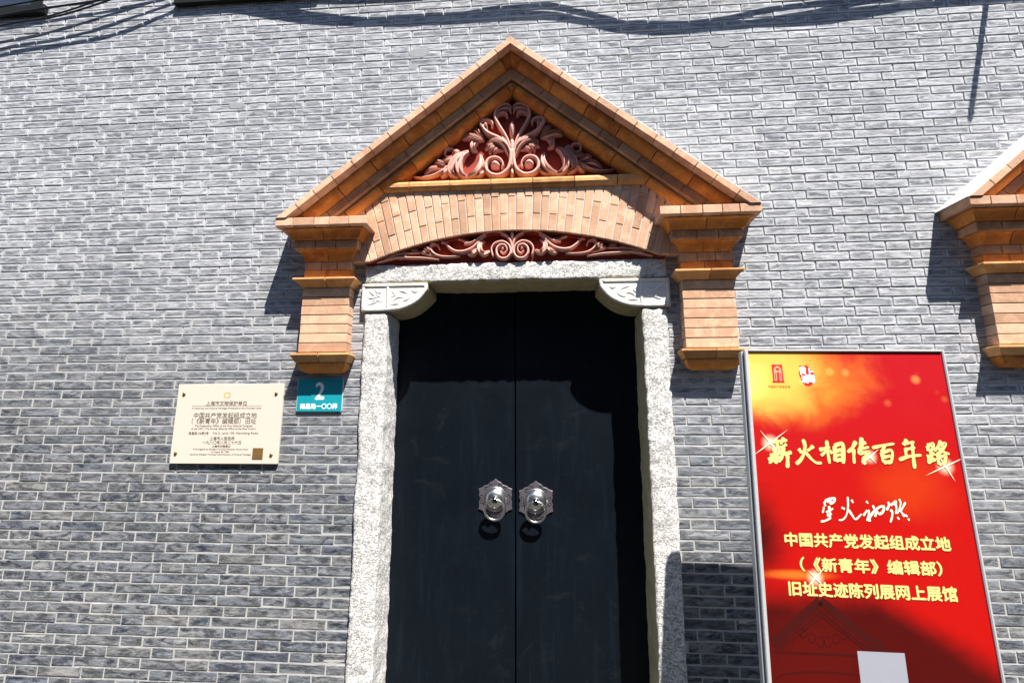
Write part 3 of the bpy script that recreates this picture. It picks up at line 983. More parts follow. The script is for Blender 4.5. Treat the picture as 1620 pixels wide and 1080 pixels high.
    # ---- carved panels
    def relief(kind, wid, pts, base, mirror):
        P = catmull([(x, 0, z) for x, z in pts], 5)
        n = len(P)
        V, F = [], []
        m = 9
        for i, p in enumerate(P):
            t = i / (n - 1)
            w0, wm, w1 = wid
            w = w0 * (1 - t) * (1 - 2 * t) + 4 * wm * t * (1 - t) + w1 * t * (2 * t - 1)
            w = max(w * (1.12 if kind == 'leaf' else .84), .0014)
            tg = (P[min(i + 1, n - 1)] - P[max(i - 1, 0)]).normalized()
            nr = Vector((-tg.z, 0, tg.x))
            if kind == 'scroll':
                h = min(.052, .022 + w * 1.7); prof = [0, .72, .93, .97, 1, .97, .93, .72, 0]
            elif kind == 'leaf':
                h = min(.050, .022 + w * 1.4) * (.70 + .30 * sin(pi * t)); prof = [0, .86, 1, .66, .84, .62, 1, .86, 0]
            else:
                h = (.020 + wm * 1.2) * (.35 + .65 * sin(pi * min(1, max(0, .1 + .8 * t)))); prof = [0, .55, .82, .95, 1, .95, .82, .55, 0]
            for q in range(m):
                u = -1 + 2 * q / (m - 1)
                u = math.copysign(abs(u) ** .8, u)
                x, z = p.x + nr.x * w * u, p.z + nr.z * w * u
                V.append(((-x if mirror else x), -(base + h * prof[q]), z))
        for i in range(n - 1):
            for q in range(m - 1):
                F.append((i * m + q, i * m + q + 1, (i + 1) * m + q + 1, (i + 1) * m + q))
        F.append(tuple(range(m)))
        F.append(tuple(range((n - 1) * m, n * m)))
        return V, F

    zi = APEX - .192 / ct
    xi = (zi - 2.912) / (st / ct)
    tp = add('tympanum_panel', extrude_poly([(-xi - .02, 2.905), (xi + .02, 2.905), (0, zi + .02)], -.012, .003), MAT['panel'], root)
    for kind, wid, pts_ in TYMPANUM_HALF:
        for mir in (False, True):
            add({'scroll': 'scroll', 'leaf': 'leaf', 'bud': 'bud'}[kind], relief(kind, wid, pts_, .0115, mir), MAT['relief'], tp, True)
    for kind, wid, pts_ in TYMPANUM_AXIS:
        add(kind, relief(kind, wid, pts_, .0125, False), MAT['relief'], tp, True)
    arc = [(-.78 + 1.56 * i / 30) for i in range(31)]
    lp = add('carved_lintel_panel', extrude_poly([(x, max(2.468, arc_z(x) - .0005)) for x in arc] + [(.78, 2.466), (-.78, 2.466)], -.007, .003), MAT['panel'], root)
    # thin red fillet that follows the arch
    strip = [(x, max(2.472, arc_z(x) - .001)) for x in arc]
    add('fillet', merge([extrude_poly([strip[i], strip[i + 1], (strip[i + 1][0], max(2.4675, strip[i + 1][1] - .009)), (strip[i][0], max(2.4675, strip[i][1] - .009))], -.036, -.005) for i in range(30)]), MAT['panel'], lp)
    for kind, wid, pts_ in LINTEL_HALF:
        for mir in (False, True):
            add(kind, relief(kind, wid, pts_, .0065, mir), MAT['relief'], lp, True)
    for kind, wid, pts_ in LINTEL_AXIS:
        add(kind, relief(kind, wid, pts_, .0075, False), MAT['relief'], lp, True)
    return root


case1 = doorcase((0, 0, 0), 'orange brick pedimented doorcase framing the black double door')
case2 = copy_tree(case1)
case2.location = (3.35, 0, 0)
case2['label'] = 'orange brick doorcase cut off by the right edge, beyond the red poster'

# ================================================================== stone door frame
def rough_box(x0, x1, y0, y1, z0, z1, res=.014, amp=.004, seed=0, keep_back=True):
    nx, ny, nz = [max(2, int(round(abs(b - a) / res))) for a, b in ((x0, x1), (y0, y1), (z0, z1))]
    idx, V, F = {}, [], []

    def vid(i, j, k):
        key = (i, j, k)
        if key in idx: return idx[key]
        x, y, z = x0 + (x1 - x0) * i / nx, y0 + (y1 - y0) * j / ny, z0 + (z1 - z0) * k / nz
        # knock the arrises off
        ex = (i == 0) - (i == nx); ey = (j == 0) - (j == ny); ez = (k == 0) - (k == nz)
        if abs(ex) + abs(ey) + abs(ez) > 1:
            x += ex * .003; y += ey * .003; z += ez * .003
        n1 = noise.noise_vector(Vector((x * 9 + seed, y * 9, z * 9))) + noise.noise_vector(Vector((x * 20 + seed, y * 20, z * 20))) * .9
        n2 = noise.noise_vector(Vector((x * 45 + seed, y * 45, z * 45)))
        dv = n1 * amp + n2 * amp * .8
        V.append((x + dv.x, y + dv.y, z + dv.z))
        idx[key] = len(V) - 1
        return idx[key]
    for i in range(nx):
        for k in range(nz):
            F.append((vid(i, 0, k), vid(i + 1, 0, k), vid(i + 1, 0, k + 1), vid(i, 0, k + 1)))
            F.append((vid(i, ny, k), vid(i, ny, k + 1), vid(i + 1, ny, k + 1), vid(i + 1, ny, k)))
    for j in range(ny):
        for k in range(nz):
            F.append((vid(0, j, k), vid(0, j, k + 1), vid(0, j + 1, k + 1), vid(0, j + 1, k)))
            F.append((vid(nx, j, k), vid(nx, j + 1, k), vid(nx, j + 1, k + 1), vid(nx, j, k + 1)))
    for i in range(nx):
        for j in range(ny):
            F.append((vid(i, j, 0), vid(i, j + 1, 0), vid(i + 1, j + 1, 0), vid(i + 1, j, 0)))
            F.append((vid(i, j, nz), vid(i + 1, j, nz), vid(i + 1, j + 1, nz), vid(i, j + 1, nz)))
    return V, F


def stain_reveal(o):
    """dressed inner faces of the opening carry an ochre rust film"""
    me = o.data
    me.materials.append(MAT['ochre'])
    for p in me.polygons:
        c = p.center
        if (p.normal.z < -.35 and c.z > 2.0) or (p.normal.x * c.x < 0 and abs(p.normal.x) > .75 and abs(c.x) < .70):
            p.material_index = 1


DOOR_Y = 0.19
frame = empty('stone_door_frame', (0, 0, 0), 'rough white granite door frame with carved corner brackets round the black door', 'door frame')
v, f = rough_box(-.786, .786, -.021, DOOR_Y + .05, 2.362, 2.466, .013, .004, 3)
stain_reveal(mesh_obj('lintel', v, f, MAT['stone'], frame, True))
for sx, sd in ((-1, 11), (1, 29)):
    v, f = rough_box(.652, .776, -.021, DOOR_Y + .05, 0.0, 2.206, .014, .0042, sd)
    v = [(sx * (p[0] - .010 * (2.2 - p[2]) / 2.2), p[1], p[2]) for p in v]
    jm = mesh_obj('jamb', v, f, MAT['stone'], frame, True)
    if sx > 0: stain_reveal(jm)
    prof = [(.795, 2.210), (.795, 2.357), (.444, 2.357), (.444, 2.322)]
    for i in range(11):
        a = i / 10
        # quarter hollow sweeping out to the jamb
        x = .448 + (.655 - .448) * a
        z = 2.318 - .107 * (1 - (1 - a) ** 2.3)
        prof.append((x, z))
    prof += [(.70, 2.2095)]
    v, f = extrude_poly([(sx * x, z) for x, z in prof], -.0235, DOOR_Y + .05)
    br = mesh_obj('bracket', v, f, MAT['dressed'], frame, False, .003)
    stain_reveal(br)
    # raised border and worn leaf carving on the face
    face_y = .0232

    def rib(pts, r, name='carved_leaf', flat=.5):
        P = catmull([(sx * x, -face_y, z) for x, z in pts], 5)
        vv, ff = tube(P, r, 6, [max(.25, sin(pi * (.06 + .88 * i / (len(P) - 1)))) if name == 'carved_leaf' else 1 for i in range(len(P))])
        vv = [(p[0], -face_y + (p[1] + face_y) * flat, p[2]) for p in vv]
        mesh_obj(name, vv, ff, MAT['dressed'], br, True)
    rib([(.79, 2.348), (.60, 2.348), (.45, 2.348)], .010, 'border')
    rib([(.452, 2.345), (.458, 2.318), (.50, 2.268), (.57, 2.232), (.65, 2.220), (.79, 2.218)], .0105, 'border')
    rib([(.655, 2.345), (.652, 2.285), (.652, 2.222)], .008, 'border')
    rib([(.785, 2.345), (.786, 2.285), (.785, 2.222)], .008, 'border')
    for pts in ([(.76, 2.325), (.735, 2.305), (.715, 2.285)], [(.77, 2.288), (.735, 2.282), (.69, 2.295)], [(.76, 2.245), (.725, 2.258), (.70, 2.272)], [(.70, 2.318), (.71, 2.30), (.69, 2.285)], [(.745, 2.262), (.72, 2.27), (.675, 2.262)], [(.68, 2.328), (.70, 2.31), (.735, 2.33)],
                [(.64, 2.325), (.615, 2.30), (.635, 2.285)], [(.625, 2.262), (.60, 2.285), (.565, 2.282)], [(.60, 2.318), (.57, 2.315), (.545, 2.30)], [(.58, 2.262), (.55, 2.272), (.525, 2.292)], [(.535, 2.325), (.51, 2.312), (.49, 2.322)], [(.64, 2.245), (.61, 2.25), (.58, 2.247)]):
        rib(pts, .0062)

# ================================================================== door leaves with ring knockers
for sx, lab in ((-1, 'left leaf of the black double door, with a ring knocker at its right edge'), (1, 'right leaf of the black double door, with a ring knocker at its left edge')):
    leaf = empty('door_leaf', (sx * .36, DOOR_Y + .03, 0.06), lab, 'door', 'black door leaves')
    a, b = sorted((sx * .0028, sx * .70))
    mesh_obj('panel', *box_vf(a, b, DOOR_Y, DOOR_Y + .055, .06, 2.43), MAT['door'], leaf, False, .004)
    if sx > 0:
        mesh_obj('meeting_strip', *box_vf(-.03, .03, DOOR_Y + .057, DOOR_Y + .075, .06, 2.43), MAT['door'], leaf)
    kx, kz = sx * .105 + .002, 1.252
    if sx > 0: kz = 1.243
    y = DOOR_Y
    # six-lobed back plate with a point at the top
    poly = []
    Rp = .098
    for k in range(6):
        a0 = pi / 2 + k * pi / 3
        for t, r in ((-.5, .83), (-.42, .845), (-.34, .885), (-.27, .905), (-.20, .905), (-.10, .95), (0, 1.04), (.10, .95), (.20, .905), (.27, .905), (.34, .885), (.42, .845)):
            ang = a0 + t * pi / 3
            poly.append((kx + cos(ang) * Rp * r, kz + sin(ang) * Rp * r))
    plate = mesh_obj('knocker_plate', *extrude_poly(poly, y - .006, y + .001), MAT['pewter'], leaf, False, .0015)
    # engraved S curls between the lobes
    parts = []
    for k in range(6):
        a0 = pi / 2 + (k + .5) * pi / 3
        ex, ez = cos(a0), sin(a0)
        nx_, nz_ = -ez, ex
        for s in (-1, 1):
            cpts = []
            for i in range(13):
                t = i / 12
                ang = t * 1.5 * pi
                rr = .010 * (1 - .45 * t)
                px_ = s * (.003 + .0115 - rr * cos(ang)); pr = .070 + rr * sin(ang)
                cpts.append((kx + ex * pr + nx_ * px_, y - .0065, kz + ez * pr + nz_ * px_))
            parts.append(tube(cpts, .0014, 5))
    mesh_obj('engraving', *merge(parts), MAT['dark_line'], plate)

    def lathe(prof, seg=32):
        V, F = [], []
        for r, d in prof:
            for i in range(seg):
                an = 2 * pi * i / seg
                V.append((kx + r * cos(an), y - d, kz + r * sin(an)))
        for k in range(len(prof) - 1):
            for i in range(seg):
                j = (i + 1) % seg
                F.append((k * seg + i, k * seg + j, (k + 1) * seg + j, (k + 1) * seg + i))
        F.append(tuple(range((len(prof) - 1) * seg, len(prof) * seg)))
        return V, F
    mesh_obj('boss', *lathe([(.063, .005), (.063, .009), (.060, .012), (.057, .012), (.055, .010), (.053, .013), (.050, .018), (.045, .024), (.036, .0295), (.026, .033), (.019, .0345), (.018, .0355), (.017, .034), (.014, .035)]), MAT['steel'], plate, True)
    kn = []
    for i in range(13):
        t = i / 12
        kn.append((.0005 + .0150 * sin(pi * min(1, .12 + t * .88)) ** .7, .033 + .026 * t))
    mesh_obj('knob', *lathe(kn, 20), MAT['dark_steel'], plate, True)
    ring = []
    seg, sd, Rr, rr = 40, 10, .0505, .0068
    tilt = radians(6)
    for i in range(seg):
        an = 2 * pi * i / seg
        cx, cz = Rr * cos(an), Rr * sin(an) - Rr
        c = Vector((cx, -(cz * -1) * sin(tilt) * -1, cz * cos(tilt)))
        rad = Vector((cos(an), sin(an) * sin(tilt), sin(an) * cos(tilt)))
        nor = Vector((0, cos(tilt), -sin(tilt)))
        for q in range(sd):
            bq = 2 * pi * q / sd
            pnt = c + (rad * cos(bq) + nor * sin(bq)) * rr
            ring.append((kx + pnt.x, y - .047 + pnt.y, kz + .002 + pnt.z))
    rf = [(i * sd + q, i * sd + (q + 1) % sd, ((i + 1) % seg) * sd + (q + 1) % sd, ((i + 1) % seg) * sd + q) for i in range(seg) for q in range(sd)]
    mesh_obj('ring', ring, rf, MAT['steel'], plate, True)

# ================================================================== lettering helper
_dg = None


def text_vf(body, bold=0.0):
    """outline of a line of text, normalised: x from 0 to width, cap/ideograph box about 1 high"""
    cu = bpy.data.curves.new('lettering', 'FONT')
    cu.body = body
    cu.size = 1.0
    cu.resolution_u = 3
    ob = bpy.data.objects.new('lettering', cu)
    COL.objects.link(ob)
    dg = bpy.context.evaluated_depsgraph_get()
    me = bpy.data.meshes.new_from_object(ob.evaluated_get(dg))
    V = [tuple(q.co) for q in me.vertices]
    F = [tuple(p.vertices) for p in me.polygons]
    bpy.data.objects.remove(ob)
    bpy.data.meshes.remove(me)
    bpy.data.curves.remove(cu)
    xs = [q[0] for q in V]; ys = [q[1] for q in V]
    x0, x1, y0, y1 = min(xs), max(xs), min(ys), max(ys)
    return V, F, (x0, x1, y0, y1)


def text_on(name, body, mat, parent, fn, a, b, cy, height=None, bold=0.0, lift=0.0):
    """fit the line between a and b along the first axis, centred on cy; fn maps (s, t, lift) to space"""
    V, F, (x0, x1, y0, y1) = text_vf(body)
    sx = (b - a) / (x1 - x0)
    sy = sx if height is None else height / (y1 - y0)
    ym = (y0 + y1) / 2
    parts = []
    offs = [(0, 0)] if not bold else [(0, 0), (bold, 0), (-bold, 0), (0, bold), (0, -bold)]
    for i, (ox, oy) in enumerate(offs):
        parts.append(([fn(a + (q[0] - x0) * sx + ox, cy + (q[1] - ym) * sy + oy, lift + i * .00006) for q in V], F))
    v, f = merge(parts)
    return mesh_obj(name, v, f, mat, parent, recalc=False)


# ================================================================== heritage plaque
PX0, PX1, PZ0, PZ1 = -1.749, -1.180, 1.436, 1.838
PW, PH = PX1 - PX0, PZ1 - PZ0
pq = empty('heritage_plaque', (PX0 + PW / 2, -.004, PZ0), 'cream heritage plaque with dark lettering and four brass screws, left of the door', 'plaque')
plate = mesh_obj('plate', *box_vf(PX0, PX1, -.0165, -.0015, PZ0, PZ1), MAT['cream'], pq, False, .0012)
fp = lambda s, t, l: (PX0 + PW * s, -.0168 - l, t)
zt = lambda t: PZ1 - PH * t
for body, a, b, t, bold, h in [
        ('上海市文物保护单位', .282, .670, .248, .0, None),
        ('A Historical and Cultural Heritage Protected at the Municipal Level', .152, .806, .313, 0, .0105),
        ('中国共产党发起组成立地', .178, .772, .402, .0, None),
        ('（《新青年》编辑部）旧址', .165, .772, .474, .0, None),
        ('The Preparation Office of the First National Congress', .198, .743, .536, 0, .0125),
        ('of the CPC ( The Former Editorial Office of the New Youth )', .169, .776, .572, 0, .0125),
        ('南昌路100弄2号', .150, .338, .626, 0, .0150),
        ('No.2, Lane 100, Nanchang Road', .380, .797, .626, 0, .0140),
        ('上海市人民政府', .353, .586, .690, 0, None),
        ('一九八〇年八月二十六日', .290, .650, .740, 0, None),
        ('上海市文物局立', .382, .556, .787, 0, None),
        ("Promulgated by Shanghai Municipal People's Government", .212, .723, .825, 0, .0098),
        ('on August 26, 1980', .380, .546, .857, 0, .0098),
        ('Issued by Shanghai Municipal Administration of Cultural Heritage', .186, .750, .889, 0, .0098)]:
    V, F, (x0, x1, y0, y1) = text_vf(body)
    sx_ = PW * (b - a) / (x1 - x0)
    sy_ = sx_ if h is None else h / (y1 - y0)
    parts = []
    bo = .0006 if h is None else .00035
    for i, (ox, oy) in enumerate(((0, 0), (bo, 0), (0, bo))):
        parts.append(([(PX0 + PW * a + (q[0] - x0) * sx_ + ox, -.0168 - i * .00006, zt(t) + (q[1] - (y0 + y1) / 2) * sy_ + oy) for q in V], F))
    v, f = merge(parts)
    mesh_obj('lettering', v, f, MAT['ink'], plate, recalc=False)
mesh_obj('rule', *box_vf(PX0 + PW * .15, PX0 + PW * .81, -.0169, -.0160, zt(.2815), zt(.2785)), MAT['ink'], plate)
# rosette emblem
cx, cz = PX0 + PW * .475, zt(.145)
parts = []
for i in range(28):
    an = 2 * pi * i / 28
    e = Vector((cos(an), 0, sin(an))); n_ = Vector((-sin(an), 0, cos(an)))
    c = Vector((cx, -.0168, cz))
    parts.append(([tuple(c + e * .0145 + n_ * .0016), tuple(c + e * .0145 - n_ * .0016), tuple(c + e * .0205), ], [(0, 1, 2)]))
rg = []
for i in range(32):
    an = 2 * pi * i / 32
    rg.append((cx + cos(an) * .0105, -.01685, cz + sin(an) * .0105)); rg.append((cx + cos(an) * .0142, -.01685, cz + sin(an) * .0142))
parts.append((rg, [(2 * i, 2 * i + 1, (2 * i + 3) % 64, (2 * i + 2) % 64) for i in range(32)]))
mesh_obj('emblem', *merge(parts), MAT['gold'], plate, recalc=False)
mesh_obj('brown_square', *box_vf(PX0 + PW * .767, PX0 + PW * .863, -.0185, -.0164, zt(.942), zt(.806)), MAT['bronze'], plate, False, .0006)
for s, t in ((.062, .125), (.938, .125), (.05, .872), (.94, .888)):
    x, z = PX0 + PW * s, zt(t)
    V, F = [], []
    for r, d in ((.0085, .0160), (.0085, .0185), (.0075, .0205), (.0045, .0220), (.0010, .0225)):
        V += [(x + r * cos(2 * pi * i / 14), -d, z + r * sin(2 * pi * i / 14)) for i in range(14)]
    for k in range(4):
        F += [(k * 14 + i, k * 14 + (i + 1) % 14, (k + 1) * 14 + (i + 1) % 14, (k + 1) * 14 + i) for i in range(14)]
    F.append(tuple(range(56, 70)))
    mesh_obj('screw', V, F, MAT['brass'], pq, True)

# ================================================================== house number plate
NX0, NX1, NZ0, NZ1 = -1.108, -.868, 1.693, 1.866
npl = empty('house_number_plate', (NX0 + .12, -.002, NZ0), 'teal enamel house number plate with white 2, right of the cream plaque', 'sign')


def round_rect(x0, x1, z0, z1, r, n=5):
    out = []
    for cx, cz, a in ((x1 - r, z1 - r, 0), (x0 + r, z1 - r, pi / 2), (x0 + r, z0 + r, pi), (x1 - r, z0 + r, 3 * pi / 2)):
        out += [(cx + r * cos(a + pi / 2 * i / n), cz + r * sin(a + pi / 2 * i / n)) for i in range(n + 1)]
    return out


back = mesh_obj('plate_edge', *extrude_poly(round_rect(NX0, NX1, NZ0, NZ1, .010), -.0098, -.003), plain('pale_enamel_edge', (0.42, 0.55, 0.56), 0.4, 0.4), npl)
mesh_obj('plate', *extrude_poly(round_rect(NX0 + .0022, NX1 - .0022, NZ0 + .0022, NZ1 - .0022, .009), -.0115, -.004), MAT['teal'], npl, False, .0012)
fn_ = lambda s, t, l: (s, -.0117 - l, t)
NC = (NX0 + NX1) / 2
text_on('numeral', '2', MAT['white'], npl, fn_, NC - .0215, NC + .0215, 1.800, .084, .0030)
text_on('lettering', '南昌路一〇〇弄', MAT['white'], npl, fn_, NX0 + .022, NX1 - .024, 1.722, .027, .0011)

# ================================================================== red poster stand
PA = lambda s, t, l: tuple(POST_O + POST_U * s + POST_V * t + POST_N * l)


def make_poster():
    m = NT('red_poster_print', 0.5, 0.15)
    uvn = m.n('ShaderNodeUVMap', uv_map='print')
    uv = uvn.outputs[0]
    xyz = m.sep(uv)
    u, v = xyz[0], xyz[1]
    nz = m.noise(uv, 4.5, 5, 0.6, 0.5)
    nz2 = m.noise(uv, 14, 3, 0.5)
    dn = m.math('MULTIPLY', m.math('SUBTRACT', nz, 0.5), 1.0)
    base = m.mix(m.step(v, 0.05, 0.6), (0.34, 0.003, 0.007), (0.34, 0.003, 0.0015))

    def blob(cu, cv, ru, rv, lo, hi, amp=0.25):
        a = m.math('DIVIDE', m.math('SUBTRACT', u, cu), ru)
        b = m.math('DIVIDE', m.math('SUBTRACT', v, cv), rv)
        r = m.math('SQRT', m.math('ADD', m.math('MULTIPLY', a, a), m.math('MULTIPLY', b, b)))
        r = m.math('ADD', r, m.math('MULTIPLY', dn, amp * 4))
        return m.math('SUBTRACT', 1.0, m.step(r, lo, hi))
    c = m.mix(m.math('MULTIPLY', blob(.10, .10, .38, .20, .45, 1.15), 0.95), base, (0.62, 0.16, 0.016))
    c = m.mix(m.math('MULTIPLY', blob(.06, .11, .26, .18, .40, 1.1), 1.0), c, (0.66, 0.37, 0.065))
    c = m.mix(blob(.015, .13, .10, .10, .1, 1.0), c, (0.70, 0.52, 0.12))
    c = m.mix(m.math('MULTIPLY', blob(.56, .52, .20, .14, .2, 1.1), 0.22), c, (0.58, 0.085, 0.003))
    c = m.mix(m.math('MULTIPLY', blob(.12, .83, .16, .02, .2, 1.1, .02), 0.5), c, (0.80, 0.22, 0.02))
    # printed smoke along the left side and the foot
    dk = m.math('MULTIPLY', blob(-.03, .70, .15, .20, .25, 1.1), 0.95)
    c = m.mix(dk, c, (0.022, 0.0015, 0.001))
    ramp_u = m.math('MULTIPLY', m.math('MAXIMUM', m.math('SUBTRACT', u, .40), 0.0), .62)
    foot = m.math('ADD', m.math('SUBTRACT', v, ramp_u), m.math('MULTIPLY', dn, .10))
    c = m.mix(m.math('MULTIPLY', m.step(foot, .83, .96), 0.93), c, (0.030, 0.0015, 0.001))
    c = m.mix(m.math('MULTIPLY', blob(.16, 1.10, .22, .20, .3, 1.1), 0.5), c, (0.085, 0.003, 0.0015))
    for cu, cv, r in ((.072, .368, .022), (.430, .4135, .018), (.692, .443, .022), (.190, .838, .020)):
        a = m.math('SUBTRACT', u, cu); b = m.math('SUBTRACT', v, cv)
        rr = m.math('SQRT', m.math('ADD', m.math('MULTIPLY', a, a), m.math('MULTIPLY', b, b)))
        c = m.mix(m.math('MULTIPLY', m.math('SUBTRACT', 1.0, m.step(rr, 0.0, r * 1.8)), .75), c, (0.95, 0.70, 0.45))
    # small printed bokeh
    bk = m.math('MULTIPLY', m.math('SUBTRACT', 1.0, m.step(m.voronoi(uv, 9), .05, .22)), m.math('SUBTRACT', 1.0, m.step(v, .15, .30)))
    c = m.mix(m.math('MULTIPLY', bk, .22), c, (0.88, 0.62, 0.14))
    m.color(c)
    m.rough(m.math('ADD', m.math('MULTIPLY', nz2, 0.10), 0.42))
    return m.m


foot_c = PA(POST_W / 2, POST_H, 0)
ps = empty('poster_stand', (foot_c[0], foot_c[1], 0.0), 'tall red exhibition poster in an aluminium frame, right of the door', 'poster')
TK = .045


def slab(name, s0, s1, t0, t1, l0, l1, mat, parent, bevel=0.0):
    V = [PA(s, t, l) for l in (l0, l1) for s, t in ((s0, t0), (s1, t0), (s1, t1), (s0, t1))]
    F = [(0, 1, 2, 3), (7, 6, 5, 4), (0, 4, 5, 1), (1, 5, 6, 2), (2, 6, 7, 3), (3, 7, 4, 0)]
    return mesh_obj(name, V, F, mat, parent, False, bevel)


off = root_loc(ps)
NS = 2
pv = [PA(s, t, -.004) for t in (.004, POST_H - .004) for s in (.004, POST_W - .004)]
me = bpy.data.meshes.new('print')
me.from_pydata([(p[0] - off.x, p[1] - off.y, p[2] - off.z) for p in pv], [], [(0, 2, 3, 1)])
uvl = me.uv_layers.new(name='print')
st_ = {0: (.004, .004), 1: (POST_W - .004, .004), 2: (.004, POST_H - .004), 3: (POST_W - .004, POST_H - .004)}
for lp_ in me.loops: uvl.data[lp_.index].uv = st_[lp_.vertex_index]
me.materials.append(make_poster())
pr = bpy.data.objects.new('print', me)
link(pr, ps)
slab('back_board', .004, POST_W - .004, .004, POST_H - .004, -.036, -.006, MAT['alu'], ps)
slab('frame_bar', -.002, .0125, -.001, POST_H, -TK, .003, MAT['alu'], ps, .003)
slab('frame_bar', -.010, -.0028, .004, POST_H, -TK + .004, -.012, MAT['alu'], ps, .002)
slab('frame_bar', POST_W - .0065, POST_W + .004, -.001, POST_H, -TK, .003, MAT['alu'], ps, .003)
slab('frame_bar', .0130, POST_W - .007, -.001, .0065, -TK, .003, MAT['alu'], ps, .002)
slab('frame_bar', .0130, POST_W - .007, POST_H - .015, POST_H, -TK, .003, MAT['alu'], ps, .002)
for s in (.10, POST_W - .10):
    b = PA(s, POST_H, 0)
    v, f = merge([box_vf(b[0] - .02, b[0] + .02, b[1] - .18, b[1] + .22, .0, .02), box_vf(b[0] - .012, b[0] + .012, b[1] + .005, b[1] + .035, .02, b[2] + .03)])
    mesh_obj('foot', v, f, MAT['alu'], ps)

# printed portal picture at the foot of the print (lines only)
gx, gy = .199, .905


def pline(pts, w, mat, parent, lift, name):
    parts = []
    for (a0, b0), (a1, b1) in zip(pts[:-1], pts[1:]):
        d = Vector((a1 - a0, b1 - b0)).normalized()
        n_ = Vector((-d.y, d.x)) * w / 2
        parts.append(([PA(a0 + n_.x, b0 + n_.y, lift), PA(a0 - n_.x, b0 - n_.y, lift), PA(a1 - n_.x, b1 - n_.y, lift), PA(a1 + n_.x, b1 + n_.y, lift)], [(0, 1, 2, 3)]))
    return mesh_obj(name, *merge(parts), mat, parent, recalc=False)


for k, (dy, w) in enumerate(((0.006, .030), (.040, .007), (.056, .004))):
    pline([(gx - .175 + dy * .4, gy + .145 + dy * .4), (gx, gy + dy), (gx + .215 - dy * 1.2, gy + .165)], w, MAT['portal_print'], pr, -.0037 + k * .0001, 'printed_pediment')
pline([(gx - .17, gy + .172), (gx + .19, gy + .170)], .007, MAT['portal_print'], pr, -.0036, 'printed_pediment')
for a in (-1, 1):
    for q in range(3):
        arcp = [(gx + a * (.012 + .028 * q) + .012 * a * cos(t_ * .5), gy + .135 - .012 * q + .016 * sin(t_ * .5) * (1 - .1 * q)) for t_ in range(0, 12)]
        pline(arcp, .003, MAT['portal_print'], pr, -.0036 + .00005 * q, 'printed_scroll')
pline([(gx + .17 * cos(t_ * pi / 14), gy + .255 - .03 * sin(t_ * pi / 14)) for t_ in range(15)], .005, MAT['portal_print'], pr, -.0036, 'printed_pediment')


def brush(strokes, width, mat, edge, parent, seedv):
    rgx = random.Random(seedv)
    for k, pts in enumerate(strokes):
        P = catmull([(a, b, 0) for a, b in pts], 6)
        n = len(P)
        k0, k1 = rgx.uniform(.75, 1.1), rgx.uniform(.55, 1.0)
        for mt, grow, lift in ((edge, .0016, -.0036), (mat, 0, -.0028)):
            V, F = [], []
            for i, p in enumerate(P):
                t = i / (n - 1)
                tg = (P[min(i + 1, n - 1)] - P[max(i - 1, 0)]).normalized()
                nr = Vector((-tg.y, tg.x, 0))
                w = width * (k0 + (k1 - k0) * t) * (.82 + .30 * abs(cos(pi * t))) * (0.45 + .55 * min(1, min(t, 1 - t) * n * .55 + .25)) + grow
                sh = .0007 if grow else 0
                l = lift + k * .00001
                V.append(PA(p.x + nr.x * w + sh, p.y + nr.y * w + sh, l)); V.append(PA(p.x - nr.x * w + sh, p.y - nr.y * w + sh, l))
            F = [(2 * i, 2 * i + 1, 2 * i + 3, 2 * i + 2) for i in range(n - 1)]
            yield mt, V, F


def brush_obj(strokes, width, mat, edge, parent, seedv, name):
    by = {}
    for mt, V, F in brush(strokes, width, mat, edge, parent, seedv):
        by.setdefault(mt.name, []).append((V, F))
    for nm, parts in by.items():
        mesh_obj(name if nm == mat.name else name + '_edge', *merge(parts), bpy.data.materials[nm], parent, recalc=False)


brush_obj(TITLE_STROKES, .0072, MAT['text'], MAT['text_dark'], pr, 3, 'title_lettering')
brush_obj(SUBTITLE_STROKES, .0042, MAT['cream_text'], MAT['text_dark'], pr, 5, 'subtitle_lettering')
fneg = lambda lift0: (lambda s, t, l: PA(s, -t, lift0 + l))
for body, a, b, t, h in (('中国共产党发起组成立地', .096, .662, .712, .046), ('（《新青年》编辑部）', .142, .620, .794, .046), ('旧址史迹陈列展网上展馆', .096, .656, .874, .046)):
    text_on('lettering_shadow', body, MAT['text_dark'], pr, fneg(-.0036), a + .0018, b + .0018, -t - .0018, h, .0021)
    text_on('lettering', body, MAT['text'], pr, fneg(-.0028), a, b, -t, h, .0018)

# logos
rect = [(.1014, .0600), (.1420, .0600), (.1438, .131), (.1030, .131)]


def flat(poly, mat, parent, lift, name):
    n = len(poly)
    return mesh_obj(name, [PA(a, b, lift) for a, b in poly], [tuple(range(n))], mat, parent, recalc=False)


lg = flat(rect, MAT['logo'], pr, -.0034, 'gateway_logo')
archp = [(.108 + .0145 - .0145 * cos(pi * i / 10), .083 - .017 * sin(pi * i / 10)) for i in range(11)]
flat(archp + [(.137, .126), (.108, .126)], plain('salmon_print', (0.78, 0.27, 0.16), 0.4, 0.4), lg, -.0032, 'printed_arch')
flat([(.1165, .074), (.1285, .074), (.1285, .084), (.1165, .084)], MAT['logo'], lg, -.0030, 'printed_arch')
flat([(.1185, .091), (.1275, .091), (.1275, .126), (.1185, .126)], MAT['logo'], lg, -.0030, 'printed_arch')
flat([(.111, .095), (.1145, .095), (.1145, .122), (.111, .122)], MAT['logo'], lg, -.0030, 'printed_arch')
flat([(.131, .095), (.1345, .095), (.1345, .122), (.131, .122)], MAT['logo'], lg, -.0030, 'printed_arch')
flat([(.100, .1275), (.1455, .1275), (.1455, .1325), (.100, .1325)], MAT['logo'], lg, -.0029, 'printed_arch')
text_on('logo_caption', '中国共产党诞生地', MAT['logo_dark'], pr, fneg(-.0033), .0827, .1656, -.1495, .0115)
